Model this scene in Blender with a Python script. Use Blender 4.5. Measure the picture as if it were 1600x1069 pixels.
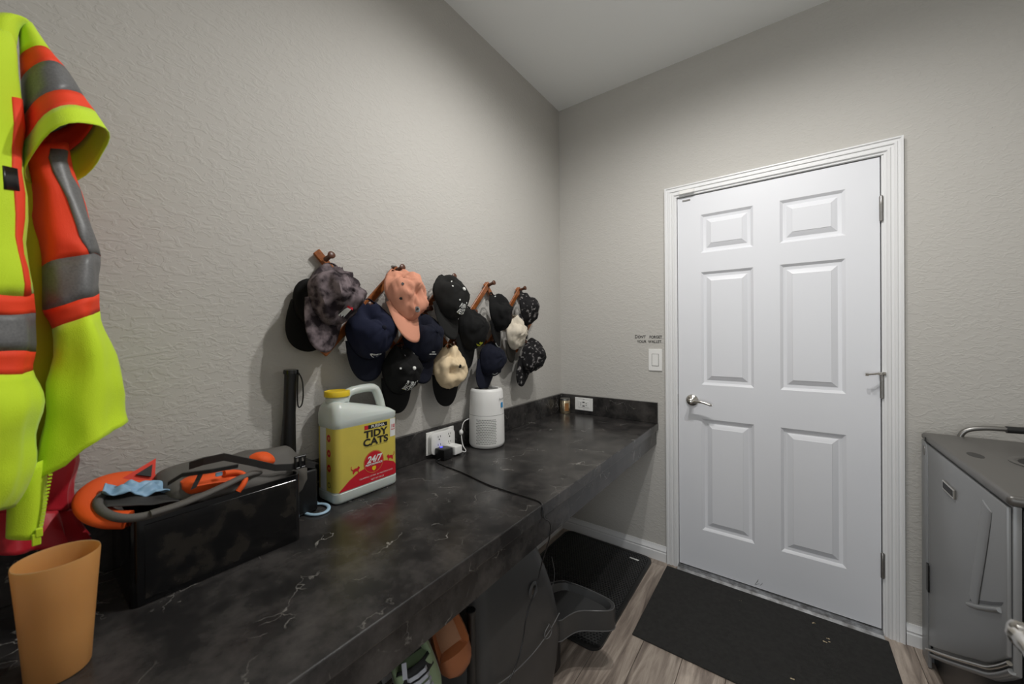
import bpy, bmesh, math, random
from mathutils import Vector, Matrix, noise
from math import sin, cos, pi, radians

for o in list(bpy.data.objects): bpy.data.objects.remove(o)
scene = bpy.context.scene
COL = scene.collection
noise.seed_set(7)

# ------------------------------------------------------------------ camera
CAM = Vector((1.2335, -2.2322, 1.3040)); YAW, PITCH, ROLL = 0.6339, -0.0042, -0.0082
FPX, PY = 583.34, 525.63
fw = Vector((-sin(YAW)*cos(PITCH), cos(YAW)*cos(PITCH), sin(PITCH)))
rt0 = Vector((cos(YAW), sin(YAW), 0)); up0 = rt0.cross(fw)
RT = cos(ROLL)*rt0 + sin(ROLL)*up0; UP = -sin(ROLL)*rt0 + cos(ROLL)*up0
cd = bpy.data.cameras.new('camera'); cam = bpy.data.objects.new('camera', cd); COL.objects.link(cam)
cam.matrix_world = Matrix(((RT.x, UP.x, -fw.x, CAM.x), (RT.y, UP.y, -fw.y, CAM.y), (RT.z, UP.z, -fw.z, CAM.z), (0, 0, 0, 1)))
cd.sensor_fit = 'HORIZONTAL'; cd.sensor_width = 36; cd.lens = 36*FPX/1600
cd.shift_y = -(534.5-PY)/1600; cd.clip_start = 0.02
cd.dof.use_dof = True; cd.dof.focus_distance = 1.75; cd.dof.aperture_fstop = 4.0
scene.camera = cam
# ------------------------------------------------------------------ world, exposure
w = bpy.data.worlds.new('world'); scene.world = w; w.use_nodes = True
w.node_tree.nodes['Background'].inputs[0].default_value = (0.8, 0.85, 0.9, 1)
w.node_tree.nodes['Background'].inputs[1].default_value = 0.25
vs = scene.view_settings; vs.view_transform = 'Standard'; vs.look = 'None'; vs.gamma = 1; vs.use_curve_mapping = False
vs.exposure = -0.06
LAMP_W, FILL_W = 46, 30      # watts of the ceiling bulbs and of the added fill light

def at(px, py, ax, val):
    """point where the sight line through a photo pixel meets the plane axis=val"""
    d = fw + (px-800)/FPX*RT + (PY-py)/FPX*UP
    t = (val-CAM[ax])/d[ax]
    return CAM + d*t

# ------------------------------------------------------------------ materials
def lin(c):
    return tuple(((v/255)/12.92 if v/255 <= .04045 else ((v/255+.055)/1.055)**2.4) for v in c) + (1,)
def mat(name, c, rough=.6, metal=0, c2=None, scale=20, bump=0, bscale=200, trans=0, sheen=0, coat=0, stretch=None, emit=0, lo=.35, hi=.65, spec=None, sss=0):
    m = bpy.data.materials.new(name); m.use_nodes = True; nt = m.node_tree; b = nt.nodes['Principled BSDF']
    b.inputs['Base Color'].default_value = lin(c); b.inputs['Roughness'].default_value = rough; b.inputs['Metallic'].default_value = metal
    if spec is not None: b.inputs['Specular IOR Level'].default_value = spec
    if trans: b.inputs['Transmission Weight'].default_value = trans
    if sss:
        b.inputs['Subsurface Weight'].default_value = sss; b.inputs['Subsurface Radius'].default_value = (.02, .012, .006); b.inputs['Subsurface Scale'].default_value = 1
    if sheen: b.inputs['Sheen Weight'].default_value = sheen
    if coat: b.inputs['Coat Weight'].default_value = coat
    if emit:
        b.inputs['Emission Color'].default_value = lin(c); b.inputs['Emission Strength'].default_value = emit
    tc = nt.nodes.new('ShaderNodeTexCoord'); vec = tc.outputs['Object']
    if stretch:
        mp = nt.nodes.new('ShaderNodeMapping'); mp.inputs['Scale'].default_value = stretch; nt.links.new(vec, mp.inputs[0]); vec = mp.outputs[0]
    if c2:
        n = nt.nodes.new('ShaderNodeTexNoise'); n.inputs['Scale'].default_value = scale; n.inputs['Detail'].default_value = 5
        r = nt.nodes.new('ShaderNodeValToRGB'); r.color_ramp.elements[0].color = lin(c); r.color_ramp.elements[1].color = lin(c2)
        r.color_ramp.elements[0].position = lo; r.color_ramp.elements[1].position = hi
        nt.links.new(vec, n.inputs['Vector']); nt.links.new(n.outputs['Fac'], r.inputs[0]); nt.links.new(r.outputs[0], b.inputs['Base Color'])
    if bump:
        n2 = nt.nodes.new('ShaderNodeTexNoise'); n2.inputs['Scale'].default_value = bscale; n2.inputs['Detail'].default_value = 4
        bp = nt.nodes.new('ShaderNodeBump'); bp.inputs['Strength'].default_value = bump; bp.inputs['Distance'].default_value = .002
        nt.links.new(vec, n2.inputs['Vector']); nt.links.new(n2.outputs['Fac'], bp.inputs['Height']); nt.links.new(bp.outputs[0], b.inputs['Normal'])
    return m

def wall_mat(name, c, rot):
    m = mat(name, c, .75); nt = m.node_tree; b = nt.nodes['Principled BSDF']
    tc = nt.nodes.new('ShaderNodeTexCoord'); mp = nt.nodes.new('ShaderNodeMapping')
    mp.inputs['Rotation'].default_value = rot; mp.inputs['Scale'].default_value = (1, 1, 1.7)
    n1 = nt.nodes.new('ShaderNodeTexNoise'); n1.inputs['Scale'].default_value = 42; n1.inputs['Detail'].default_value = 2.5; n1.inputs['Distortion'].default_value = .9
    r = nt.nodes.new('ShaderNodeValToRGB'); r.color_ramp.elements[0].position = .47; r.color_ramp.elements[1].position = .60
    n2 = nt.nodes.new('ShaderNodeTexNoise'); n2.inputs['Scale'].default_value = 260
    ad = nt.nodes.new('ShaderNodeMath'); ad.operation = 'MULTIPLY_ADD'; ad.inputs[1].default_value = .25
    bp = nt.nodes.new('ShaderNodeBump'); bp.inputs['Strength'].default_value = .35; bp.inputs['Distance'].default_value = .0018
    L = nt.links.new
    L(tc.outputs['Object'], mp.inputs[0]); L(mp.outputs[0], n1.inputs['Vector']); L(mp.outputs[0], n2.inputs['Vector'])
    L(n1.outputs['Fac'], r.inputs[0]); L(n2.outputs['Fac'], ad.inputs[0]); L(r.outputs[0], ad.inputs[2]); L(ad.outputs[0], bp.inputs['Height']); L(bp.outputs[0], b.inputs['Normal'])
    return m

def slate_mat():
    m = mat('slate_laminate', (38, 37, 36), .24); nt = m.node_tree; b = nt.nodes['Principled BSDF']; L = nt.links.new; N = nt.nodes.new
    tc = N('ShaderNodeTexCoord')
    n1 = N('ShaderNodeTexNoise'); n1.inputs['Scale'].default_value = 10; n1.inputs['Detail'].default_value = 8; n1.inputs['Roughness'].default_value = .65
    r1 = N('ShaderNodeValToRGB'); r1.color_ramp.elements[0].color = lin((36, 35, 35)); r1.color_ramp.elements[1].color = lin((74, 71, 69))
    r1.color_ramp.elements[0].position = .40; r1.color_ramp.elements[1].position = .70
    L(tc.outputs['Object'], n1.inputs['Vector']); L(n1.outputs['Fac'], r1.inputs[0])
    # broken pale veins: thin edges of a warped cell pattern, masked by a second noise
    nw = N('ShaderNodeTexNoise'); nw.inputs['Scale'].default_value = 9; nw.inputs['Detail'].default_value = 6
    mx = N('ShaderNodeMixRGB'); mx.blend_type = 'LINEAR_LIGHT'; mx.inputs[0].default_value = .12
    L(tc.outputs['Object'], nw.inputs['Vector']); L(tc.outputs['Object'], mx.inputs[1]); L(nw.outputs['Color'], mx.inputs[2])
    v = N('ShaderNodeTexVoronoi'); v.feature = 'DISTANCE_TO_EDGE'; v.inputs['Scale'].default_value = 5.5
    L(mx.outputs[0], v.inputs['Vector'])
    rv = N('ShaderNodeValToRGB'); rv.color_ramp.elements[0].position = .0; rv.color_ramp.elements[0].color = (1, 1, 1, 1)
    rv.color_ramp.elements[1].position = .011; rv.color_ramp.elements[1].color = (0, 0, 0, 1); L(v.outputs['Distance'], rv.inputs[0])
    nm = N('ShaderNodeTexNoise'); nm.inputs['Scale'].default_value = 12; nm.inputs['Detail'].default_value = 3; L(tc.outputs['Object'], nm.inputs['Vector'])
    rm = N('ShaderNodeValToRGB'); rm.color_ramp.elements[0].position = .51; rm.color_ramp.elements[1].position = .70; L(nm.outputs['Fac'], rm.inputs[0])
    mu = N('ShaderNodeMath'); mu.operation = 'MULTIPLY'; L(rv.outputs[0], mu.inputs[0]); L(rm.outputs[0], mu.inputs[1])
    mu2 = N('ShaderNodeMath'); mu2.operation = 'MULTIPLY'; mu2.inputs[1].default_value = .75; L(mu.outputs[0], mu2.inputs[0])
    mc = N('ShaderNodeMixRGB'); mc.inputs[2].default_value = lin((176, 172, 165)); L(mu2.outputs[0], mc.inputs[0]); L(r1.outputs[0], mc.inputs[1]); L(mc.outputs[0], b.inputs['Base Color'])
    n3 = N('ShaderNodeTexNoise'); n3.inputs['Scale'].default_value = 500; bp = N('ShaderNodeBump'); bp.inputs['Strength'].default_value = .12; bp.inputs['Distance'].default_value = .001
    L(tc.outputs['Object'], n3.inputs['Vector']); L(n3.outputs['Fac'], bp.inputs['Height']); L(bp.outputs[0], b.inputs['Normal'])
    return m

def plank_mat():
    m = mat('plank_wood', (110, 100, 92), .42); nt = m.node_tree; b = nt.nodes['Principled BSDF']; L = nt.links.new; N = nt.nodes.new
    tc = N('ShaderNodeTexCoord'); oi = N('ShaderNodeObjectInfo'); mp = N('ShaderNodeMapping'); mp.inputs['Scale'].default_value = (26, 2.2, 5)
    cb = N('ShaderNodeCombineXYZ'); mm = N('ShaderNodeMath'); mm.operation = 'MULTIPLY'; mm.inputs[1].default_value = 40
    L(oi.outputs['Random'], mm.inputs[0]); L(mm.outputs[0], cb.inputs[0]); L(mm.outputs[0], cb.inputs[1]); L(cb.outputs[0], mp.inputs['Location'])
    L(tc.outputs['Object'], mp.inputs[0])
    n = N('ShaderNodeTexNoise'); n.inputs['Scale'].default_value = 1.0; n.inputs['Detail'].default_value = 9; n.inputs['Roughness'].default_value = .62; n.inputs['Distortion'].default_value = .8
    L(mp.outputs[0], n.inputs['Vector'])
    r = N('ShaderNodeValToRGB'); e = r.color_ramp.elements; e[0].position = .33; e[0].color = lin((104, 92, 84)); e[1].position = .66; e[1].color = lin((196, 182, 168))
    k = r.color_ramp.elements.new(.5); k.color = lin((158, 144, 132)); L(n.outputs['Fac'], r.inputs[0])
    hs = N('ShaderNodeHueSaturation'); mr = N('ShaderNodeMapRange'); mr.inputs[3].default_value = .8; mr.inputs[4].default_value = 1.15
    L(oi.outputs['Random'], mr.inputs[0]); L(mr.outputs[0], hs.inputs['Value']); L(r.outputs[0], hs.inputs['Color']); L(hs.outputs[0], b.inputs['Base Color'])
    bp = N('ShaderNodeBump'); bp.inputs['Strength'].default_value = .2; bp.inputs['Distance'].default_value = .001; L(n.outputs['Fac'], bp.inputs['Height']); L(bp.outputs[0], b.inputs['Normal'])
    return m

M = {}
M['wall'] = wall_mat('wall_paint', (189, 186, 180), (radians(20), 0, radians(10)))
M['ceil'] = mat('ceiling_paint', (243, 245, 244), .85, bump=.15, bscale=120)
M['trimw'] = mat('white_trim', (226, 226, 226), .4)
M['door'] = mat('door_paint', (224, 225, 229), .38, bump=.06, bscale=14, stretch=(30, 30, 1.2))
M['slate'] = slate_mat(); M['plank'] = plank_mat()
M['chrome'] = mat('satin_nickel', (205, 202, 196), .22, 1)
M['steel'] = mat('worn_steel', (150, 148, 145), .38, 1)
M['thresh'] = mat('aluminium_threshold', (175, 176, 178), .4, .8, c2=(120, 119, 118), scale=30)
M['mat'] = mat('doormat_pile', (36, 35, 33), .95, bump=.7, bscale=420, c2=(44, 43, 41), scale=60)
M['rubber'] = mat('black_rubber', (34, 34, 34), .38)
M['highlit_cells'] = mat('highlit_honeycomb_rubber', (54, 54, 54), .36)  # paler copy of the mat rubber, painting highlights onto the grid
M['black'] = mat('black_plastic', (20, 20, 21), .35)
M['gloss'] = mat('gloss_black', (13, 13, 14), .12)
M['litter'] = mat('grey_litter_plastic', (60, 60, 60), .42)
M['litter_edge_highlight'] = mat('grey_edge_highlight', (92, 92, 92), .35)  # paler litter plastic: painted rim highlights, also seam and latch beads
M['white'] = mat('white_plastic', (232, 231, 228), .4)
M['dots'] = mat('dark_perforation', (60, 58, 56), .8)
M['wood'] = mat('orange_rack_wood', (158, 92, 44), .4, c2=(126, 70, 32), scale=6, stretch=(4, 12, 12))
M['dwood'] = mat('dark_rack_knob', (84, 46, 24), .4)
M['ink'] = mat('black_lettering', (28, 26, 26), .6)
M['inkw'] = mat('white_stitching', (225, 226, 222), .7)
M['inky'] = mat('yellow_stitching', (176, 182, 40), .7)
M['red'] = mat('label_red', (196, 28, 44), .45)
M['yellow'] = mat('label_yellow', (212, 192, 84), .42, c2=(200, 184, 82), scale=9)
M['jug'] = mat('jug_plastic', (205, 212, 206), .32, sss=.25)
M['jugcap'] = mat('jug_cap_yellow', (232, 200, 40), .35)
M['hiviz'] = mat('hiviz_yellow', (206, 238, 26), .75, sheen=.2, bump=.4, bscale=700)
M['hivizin'] = mat('hiviz_lining', (214, 196, 40), .8)
M['orange'] = mat('hiviz_orange', (245, 66, 26), .7, bump=.2, bscale=700)
M['refl'] = mat('reflective_grey', (112, 112, 112), .45, c2=(98, 98, 98), scale=300)
M['redcloth'] = mat('red_nylon', (186, 14, 36), .5, sheen=.2)
M['cup'] = mat('amber_plastic', (206, 144, 84), .42, sss=.3)
M['packgrey'] = mat('pack_grey', (92, 89, 85), .7, bump=.4, bscale=800)
M['packdark'] = mat('pack_dark', (46, 45, 44), .7, bump=.4, bscale=800)
M['packorange'] = mat('pack_orange', (236, 88, 22), .65, bump=.4, bscale=900)
M['packred'] = mat('pack_red', (224, 52, 26), .6)
M['packblue'] = mat('pack_blue', (140, 176, 204), .5)
M['blue'] = mat('pale_blue_silicone', (170, 200, 220), .45)
M['bluesticker'] = mat('blue_sticker', (24, 140, 200), .5)
M['led'] = mat('blue_led', (70, 70, 255), .5, emit=3)
M['mottled'] = mat('mottled_panel', (14, 14, 15), .14, c2=(42, 39, 35), scale=18, lo=.5, hi=.60)  # black with random brown-grey mottling
M['grey'] = mat('grey_enamel', (140, 141, 142), .36, .2)
M['greytop'] = mat('grey_top', (104, 102, 99), .36, .4)
M['tin'] = mat('tin_gold', (205, 190, 160), .22, .9)
M['amber'] = mat('candle_amber', (150, 105, 60), .4)
M['loafer'] = mat('tan_leather', (150, 90, 54), .45)
M['insole'] = mat('brown_insole', (150, 110, 82), .9, bump=.6, bscale=300)
M['sneak'] = mat('sneaker_black', (26, 26, 27), .7)
M['sneakg'] = mat('sneaker_green', (140, 158, 124), .7)
M['sneakw'] = mat('sneaker_white', (170, 172, 180), .6)
M['lampglass'] = mat('lamp_glass', (255, 244, 228), .4, emit=4)
M['scuff'] = mat('pale_scuff', (196, 178, 146), .8)
# cap cloths
def cloth(name, c, c2=None, scale=30, lo=.35, hi=.65): return mat(name, c, .9, spec=.25, c2=c2, scale=scale, bump=.35, bscale=900, lo=lo, hi=hi)
M['c_tie'] = cloth('tie_dye_cotton', (42, 34, 38), (124, 112, 115), 26, .42, .60)
M['c_navy'] = cloth('navy_cotton', (25, 29, 50)); M['c_navy2'] = cloth('dark_navy_cotton', (19, 22, 36))
M['c_black'] = cloth('black_cotton', (20, 20, 20)); M['c_black2'] = cloth('faded_black_cotton', (29, 29, 28))
M['c_pink'] = cloth('salmon_cotton', (214, 150, 124)); M['c_cream'] = cloth('cream_cotton', (226, 204, 168)); M['c_white'] = cloth('ivory_cotton', (212, 202, 184))
M['c_floral'] = cloth('floral_cotton', (26, 25, 26), (150, 146, 144), 48, .56, .66); M['c_olive'] = cloth('dark_olive_cotton', (50, 47, 42))

# ------------------------------------------------------------------ mesh helpers
ORIG = {}
class MB:
    """collects geometry in world coordinates; build() links it as one mesh object"""
    def __init__(s): s.bm = bmesh.new()
    def add(s, verts, faces):
        vs_ = [s.bm.verts.new(v) for v in verts]
        for f in faces:
            try: s.bm.faces.new([vs_[i] for i in f])
            except ValueError: pass
        return s
    def box(s, a, b, bev=0, seg=2, mtx=None):
        t = bmesh.new()
        bmesh.ops.create_cube(t, size=1)
        for v in t.verts: v.co = Vector([(a[i]+b[i])/2 + v.co[i]*abs(b[i]-a[i]) for i in range(3)])
        if bev: bmesh.ops.bevel(t, geom=list(t.edges), offset=bev, segments=seg, affect='EDGES', profile=.5)
        return s.merge(t, mtx)
    def merge(s, t, mtx=None):
        t.verts.index_update()
        s.add([(mtx @ v.co if mtx else v.co.copy()) for v in t.verts], [[v.index for v in f.verts] for f in t.faces]); t.free(); return s
    def prism(s, poly, ax, lo, hi, bev=0, seg=2):
        """polygon of 2D points in the other two axes, extruded along ax"""
        t = bmesh.new(); o = [i for i in range(3) if i != ax]
        def P(q, h): v = [0, 0, 0]; v[ax] = h; v[o[0]] = q[0]; v[o[1]] = q[1]; return v
        A = [t.verts.new(P(q, lo)) for q in poly]; B = [t.verts.new(P(q, hi)) for q in poly]; n = len(poly)
        t.faces.new(A); t.faces.new(B[::-1])
        for i in range(n): t.faces.new([A[i], B[i], B[(i+1) % n], A[(i+1) % n]])
        bmesh.ops.recalc_face_normals(t, faces=list(t.faces))
        if bev:
            ed = [e for e in t.edges if len(e.link_faces) == 2 and e.calc_face_angle(0) > .35]
            bmesh.ops.bevel(t, geom=ed, offset=bev, segments=seg, affect='EDGES', profile=.5)
        return s.merge(t)
    def lathe(s, c, prof, n=32, axis='z', sx=1, sy=1):
        vs_, fs = [], []
        for (r, h) in prof:
            for i in range(n):
                a = 2*pi*i/n; x, y = r*cos(a)*sx, r*sin(a)*sy
                vs_.append({'z': (c[0]+x, c[1]+y, c[2]+h), 'x': (c[0]+h, c[1]+x, c[2]+y), 'y': (c[0]+x, c[1]+h, c[2]+y)}[axis])
        for j in range(len(prof)-1):
            for i in range(n):
                fs.append((j*n+i, j*n+(i+1) % n, (j+1)*n+(i+1) % n, (j+1)*n+i))
        if prof[0][0] > 1e-6: fs.append(list(range(n))[::-1])
        if prof[-1][0] > 1e-6: fs.append([(len(prof)-1)*n+i for i in range(n)])
        return s.add(vs_, fs)
    def tube(s, pts, r, n=8, flat=None, cap=True, smooth=0):
        pts = [Vector(p) for p in pts]
        for _ in range(smooth):
            q = [pts[0]]
            for i in range(len(pts)-1): q += [pts[i]*.75+pts[i+1]*.25, pts[i]*.25+pts[i+1]*.75]
            pts = q+[pts[-1]]
        rr = r if isinstance(r, (list, tuple)) else None
        vs_, fs = [], []; prev = None
        for i, p in enumerate(pts):
            d = (pts[min(i+1, len(pts)-1)]-pts[max(i-1, 0)]).normalized()
            if prev is None:
                h = Vector((0, 0, 1)) if abs(d.z) < .9 else Vector((1, 0, 0))
                a = d.cross(h).normalized()
            else: a = (prev - d*prev.dot(d)).normalized()
            b = d.cross(a); prev = a
            k = rr[min(int(i*len(rr)/len(pts)), len(rr)-1)] if rr else r
            for j in range(n):
                t = 2*pi*j/n
                vs_.append(p + a*(k*cos(t)) + b*((flat if flat else k)*sin(t)))
        for i in range(len(pts)-1):
            for j in range(n): fs.append((i*n+j, i*n+(j+1) % n, (i+1)*n+(j+1) % n, (i+1)*n+j))
        if cap: fs.append(list(range(n))[::-1]); fs.append([(len(pts)-1)*n+j for j in range(n)])
        return s.add(vs_, fs)
    def ribbon(s, pts, width, side, th=.0025):
        """flat strap along pts; side = vector across the strap"""
        pts = [Vector(p) for p in pts]; side = Vector(side).normalized()*width/2
        vs_, fs = [], []
        for i, p in enumerate(pts):
            d = (pts[min(i+1, len(pts)-1)]-pts[max(i-1, 0)]).normalized(); nrm = d.cross(side).normalized()*th/2
            vs_ += [p-side-nrm, p+side-nrm, p+side+nrm, p-side+nrm]
        for i in range(len(pts)-1):
            for j in range(4): fs.append((i*4+j, i*4+(j+1) % 4, (i+1)*4+(j+1) % 4, (i+1)*4+j))
        n = len(pts)-1; fs += [(3, 2, 1, 0), (n*4, n*4+1, n*4+2, n*4+3)]
        return s.add(vs_, fs)
    def rings(s, rings, close=True, cap0=False, cap1=False):
        n = len(rings[0]); vs_ = [v for r in rings for v in r]; fs = []
        for i in range(len(rings)-1):
            for j in range(n if close else n-1): fs.append((i*n+j, i*n+(j+1) % n, (i+1)*n+(j+1) % n, (i+1)*n+j))
        if cap0: fs.append(list(range(n))[::-1])
        if cap1: fs.append([(len(rings)-1)*n+j for j in range(n)])
        return s.add(vs_, fs)
    def build(s, name, m, parent=None, smooth=None, solid=0, origin=None):
        bm = s.bm; bmesh.ops.remove_doubles(bm, verts=list(bm.verts), dist=1e-5)
        bmesh.ops.recalc_face_normals(bm, faces=list(bm.faces))
        org = ORIG.get(parent.name, Vector((0, 0, 0))) if parent else Vector(origin or (0, 0, 0))
        for v in bm.verts: v.co -= org
        me = bpy.data.meshes.new(name); bm.to_mesh(me); bm.free()
        o = bpy.data.objects.new(name, me); COL.objects.link(o)
        me.materials.append(M[m] if isinstance(m, str) else m)
        if parent: o.parent = parent; ORIG[o.name] = org
        else: o.location = org; ORIG[o.name] = org
        if smooth is not None:
            for p in me.polygons: p.use_smooth = True
            try: me.set_sharp_from_angle(angle=radians(smooth))
            except Exception: pass
        if solid:
            md = o.modifiers.new('thickness', 'SOLIDIFY'); md.thickness = solid; md.offset = 0
        return o

def thing(name, label, cat, loc, group=None):
    o = bpy.data.objects.new(name, None); COL.objects.link(o); o.empty_display_size = .05
    o.location = loc; ORIG[o.name] = Vector(loc); o['label'] = label; o['category'] = cat
    if group: o['group'] = group
    return o
def tag(o, label, cat, group=None):
    o['label'] = label; o['category'] = cat
    if group: o['group'] = group
    return o
def struct(o, label=None):
    o['kind'] = 'structure'
    if label: o['label'] = label
    return o

def text_verts(body, size, align='CENTER', bold=0.0, shear=0):
    """flat lettering as (verts2d, faces)"""
    cu = bpy.data.curves.new('t', 'FONT'); cu.body = body; cu.size = size; cu.align_x = align; cu.align_y = 'CENTER'; cu.resolution_u = 3; cu.shear = shear; cu.offset = bold
    ob = bpy.data.objects.new('t', cu); COL.objects.link(ob); bpy.context.view_layer.update()
    me = bpy.data.meshes.new_from_object(ob.evaluated_get(bpy.context.evaluated_depsgraph_get()))
    vs_ = [(v.co.x, v.co.y) for v in me.vertices]; fs = [tuple(p.vertices) for p in me.polygons]
    bpy.data.objects.remove(ob); bpy.data.curves.remove(cu); bpy.data.meshes.remove(me)
    return vs_, fs
def lettering(mb, body, size, f, align='CENTER', bold=0, shear=0, off=(0, 0), squash=1):
    """f maps (x, y) to a 3D point"""
    vs_, fs = text_verts(body, size, align, bold, shear)
    mb.add([f(x*squash+off[0], y+off[1]) for x, y in vs_], fs)

# ================================================================== THE ROOM
H = 2.811; XR = 2.45; YB = -2.42; CZ = .788
floor = MB().box((-.1, YB-.1, -.06), (XR+.1, .1, -.012)).build('floor', mat('subfloor', (40, 36, 33), .9)); struct(floor)
rnd = random.Random(4)
PW_, PL = .152, 1.22
for i in range(17):
    x0 = i*PW_-.02; y = YB - rnd.random()*PL*.9
    while y < .0:
        a, b = max(y, YB), min(y+PL, .0)
        if b-a > .02 and x0 < XR:
            MB().box((max(x0, 0)+.0008, a+.0008, -.012), (min(x0+PW_, XR)-.0008, b-.0008, 0), .0012, 1).build('plank', 'plank', floor)
        y += PL
struct(MB().box((-.1, YB-1.6, H), (XR+.1, .1, H+.08)).build('ceiling', 'ceil'))
struct(MB().box((-.1, YB-1.6, -.06), (0, .1, H)).build('wall_left', 'wall'))
DX0, DX1, DZ0, DZ1 = .7462, 1.559, .022, 2.054
struct(MB().box((0, 0, -.06), (DX0-.02, .1, H)).box((DX1+.02, 0, -.06), (XR+.1, .1, H)).box((DX0-.02, 0, DZ1+.02), (DX1+.02, .1, H)).build('wall_back', 'wall'))
struct(MB().box((XR, YB-1.6, -.06), (XR+.1, 0, H)).build('wall_right', 'wall'))
# near wall with the doorway the photograph is taken from, and the hall behind it
struct(MB().box((0, YB-.1, -.06), (.70, YB, H)).box((2.1, YB-.1, -.06), (XR, YB, H)).box((.70, YB-.1, 2.3), (2.1, YB, H)).build('wall_near', 'wall'))
struct(MB().box((-.1, YB-1.7, -.06), (XR+.1, YB-1.6, H)).build('wall_hall', 'wall'))
struct(MB().box((-.1, YB-1.6, -.06), (XR+.1, YB-.1, 0)).build('floor_hall', 'plank'))
struct(MB().box((DX0-.2, .1, -.06), (DX1+.2, .14, 2.3)).build('wall_beyond_door', 'wall'))

def base_prof(h=.085, d=.016):   # (outward, height)
    return [(0, 0), (d, 0), (d, h*.55), (d*.8, h*.60), (d*.8, h*.66), (d*.95, h*.70), (d*.6, h*.82), (d*.35, h*.93), (d*.3, h), (0, h)]
def baseboard(name, x0, x1):
    struct(MB().prism([(-q[0], q[1]) for q in base_prof()], 0, x0, x1).build(name, 'trimw', smooth=30))
baseboard('baseboard_back', 0, .678); baseboard('baseboard_right', 1.632, XR)
struct(MB().prism([(q[0], q[1]) for q in base_prof()], 1, YB, -.016).build('baseboard_left', 'trimw', smooth=30))

# door casing (fluted, mitred) and jamb
CX0, CX1, CZT = .682, 1.628, 2.118
cp = [(0, .0), (0, .021), (.006, .022), (.010, .017), (.016, .017), (.019, .020), (.026, .020), (.029, .015), (.036, .015), (.040, .018), (.047, .018), (.052, .011), (.058, .0105), (.0585, 0)]
mb = MB(); R_ = []
for (dx, dz, sx) in ((CX0, -.0, 1), (CX0, CZT, 1), (CX1, CZT, -1), (CX1, 0, -1)):
    top = dz > 1
    R_.append([Vector((dx+sx*q[0], -q[1], dz-(q[0] if top else 0))) for q in cp])
mb.rings(R_, close=True, cap0=True, cap1=True)
struct(mb.build('trim_1', 'trimw', smooth=25), 'white fluted casing around the white panel door')
jb = MB()
jb.box((DX0-.0215, -.006, 0), (DX0-.003, .09, DZ1+.003)).box((DX1+.004, -.006, 0), (DX1+.0195, .09, DZ1+.003)).box((DX0-.0215, -.006, DZ1+.004), (DX1+.0195, .09, DZ1+.02))
struct(jb.build('trim_2', 'trimw'), 'white door jamb')
struct(MB().prism([(-.045, 0), (-.045, .004), (-.03, .012), (-.012, .014), (-.012, .018), (.03, .018), (.03, 0)], 0, DX0-.004, DX1+.004).build('trim_3', 'thresh'), 'scuffed aluminium door threshold')

# ------------------------------------------------------------------ the six-panel door
door = bpy.data.objects.new('door_1', None); COL.objects.link(door); door.location = (DX0, 0, 0); ORIG['door_1'] = Vector((DX0, 0, 0))
struct(door, 'white six-panel door with a lever handle'); 
XS = [DX0, .862, 1.101, 1.209, 1.448, DX1]; ZS = [DZ0, .239, .842, 1.026, 1.633, 1.737, 1.943, DZ1]
lf = MB()
for i in range(5):
    for j in range(7):
        if i in (1, 3) and j in (1, 3, 5): continue
        lf.add([(XS[i], 0, ZS[j]), (XS[i+1], 0, ZS[j]), (XS[i+1], 0, ZS[j+1]), (XS[i], 0, ZS[j+1])], [(0, 1, 2, 3)])
lf.add([(DX0, 0, DZ0), (DX1, 0, DZ0), (DX1, 0, DZ1), (DX0, 0, DZ1), (DX0, .035, DZ0), (DX1, .035, DZ0), (DX1, .035, DZ1), (DX0, .035, DZ1)],
       [(0, 1, 5, 4), (1, 2, 6, 5), (2, 3, 7, 6), (3, 0, 4, 7), (4, 5, 6, 7)])
lf.build('door_leaf', 'door', door)
for i in (1, 3):
    for j in (1, 3, 5):
        pr = [(0, 0), (.004, .003), (.012, .0105), (.020, .0125), (.026, .0125), (.030, .010), (.047, .003), (.049, .001)]
        P = MB(); rg = []
        for ins, dep in pr:
            rg.append([Vector((XS[i]+ins, dep, ZS[j]+ins)), Vector((XS[i+1]-ins, dep, ZS[j]+ins)), Vector((XS[i+1]-ins, dep, ZS[j+1]-ins)), Vector((XS[i]+ins, dep, ZS[j+1]-ins))])
        P.rings(rg, cap1=True); P.build('panel', 'door', door, smooth=22)
hx = DX1+.003
for zc in (1.83, 1.072, .30):
    hg = MB(); hg.lathe((hx, -.009, zc-.052), [(.0, -.004), (.004, -.003), (.0065, 0), (.0065, .034), (.0058, .0345), (.0065, .035), (.0065, .069), (.0058, .0695), (.0065, .07), (.0065, .104), (.004, .108), (0, .109)], 12)
    hg.box((hx, -.008, zc-.05), (hx+.012, -.0062, zc+.05))
    hg.build('hinge', 'steel', door, smooth=35)
st = MB(); st.tube([(hx, -.016, 1.128), (hx-.012, -.034, 1.126), (hx-.05, -.05, 1.122)], .0042, 8).lathe((hx-.052, -.051, 1.122), [(0, -.006), (.007, -.005), (.007, .005), (0, .006)], 10, 'x').box((hx-.012, -.018, 1.118), (hx+.012, -.008, 1.132), .002)
st.build('hinge_stop', 'chrome', door, smooth=35)
hd = MB(); KX, KZ = .816, .937
hd.lathe((KX, 0, KZ), [(0, -.0), (.032, 0), (.032, -.004), (.028, -.009), (.016, -.013), (.012, -.016), (.012, -.046), (.015, -.050), (.015, -.058), (.010, -.062), (0, -.063)], 28, 'y')
hd.tube([(KX, -.052, KZ), (KX+.02, -.053, KZ+.002), (KX+.045, -.055, KZ+.004), (KX+.07, -.055, KZ), (KX+.092, -.054, KZ-.008), (KX+.104, -.052, KZ-.010)], [.0095, .008, .0075, .0072, .007, .005], 10, smooth=2)
hd.build('lever_handle', 'chrome', door, smooth=40)
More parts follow.
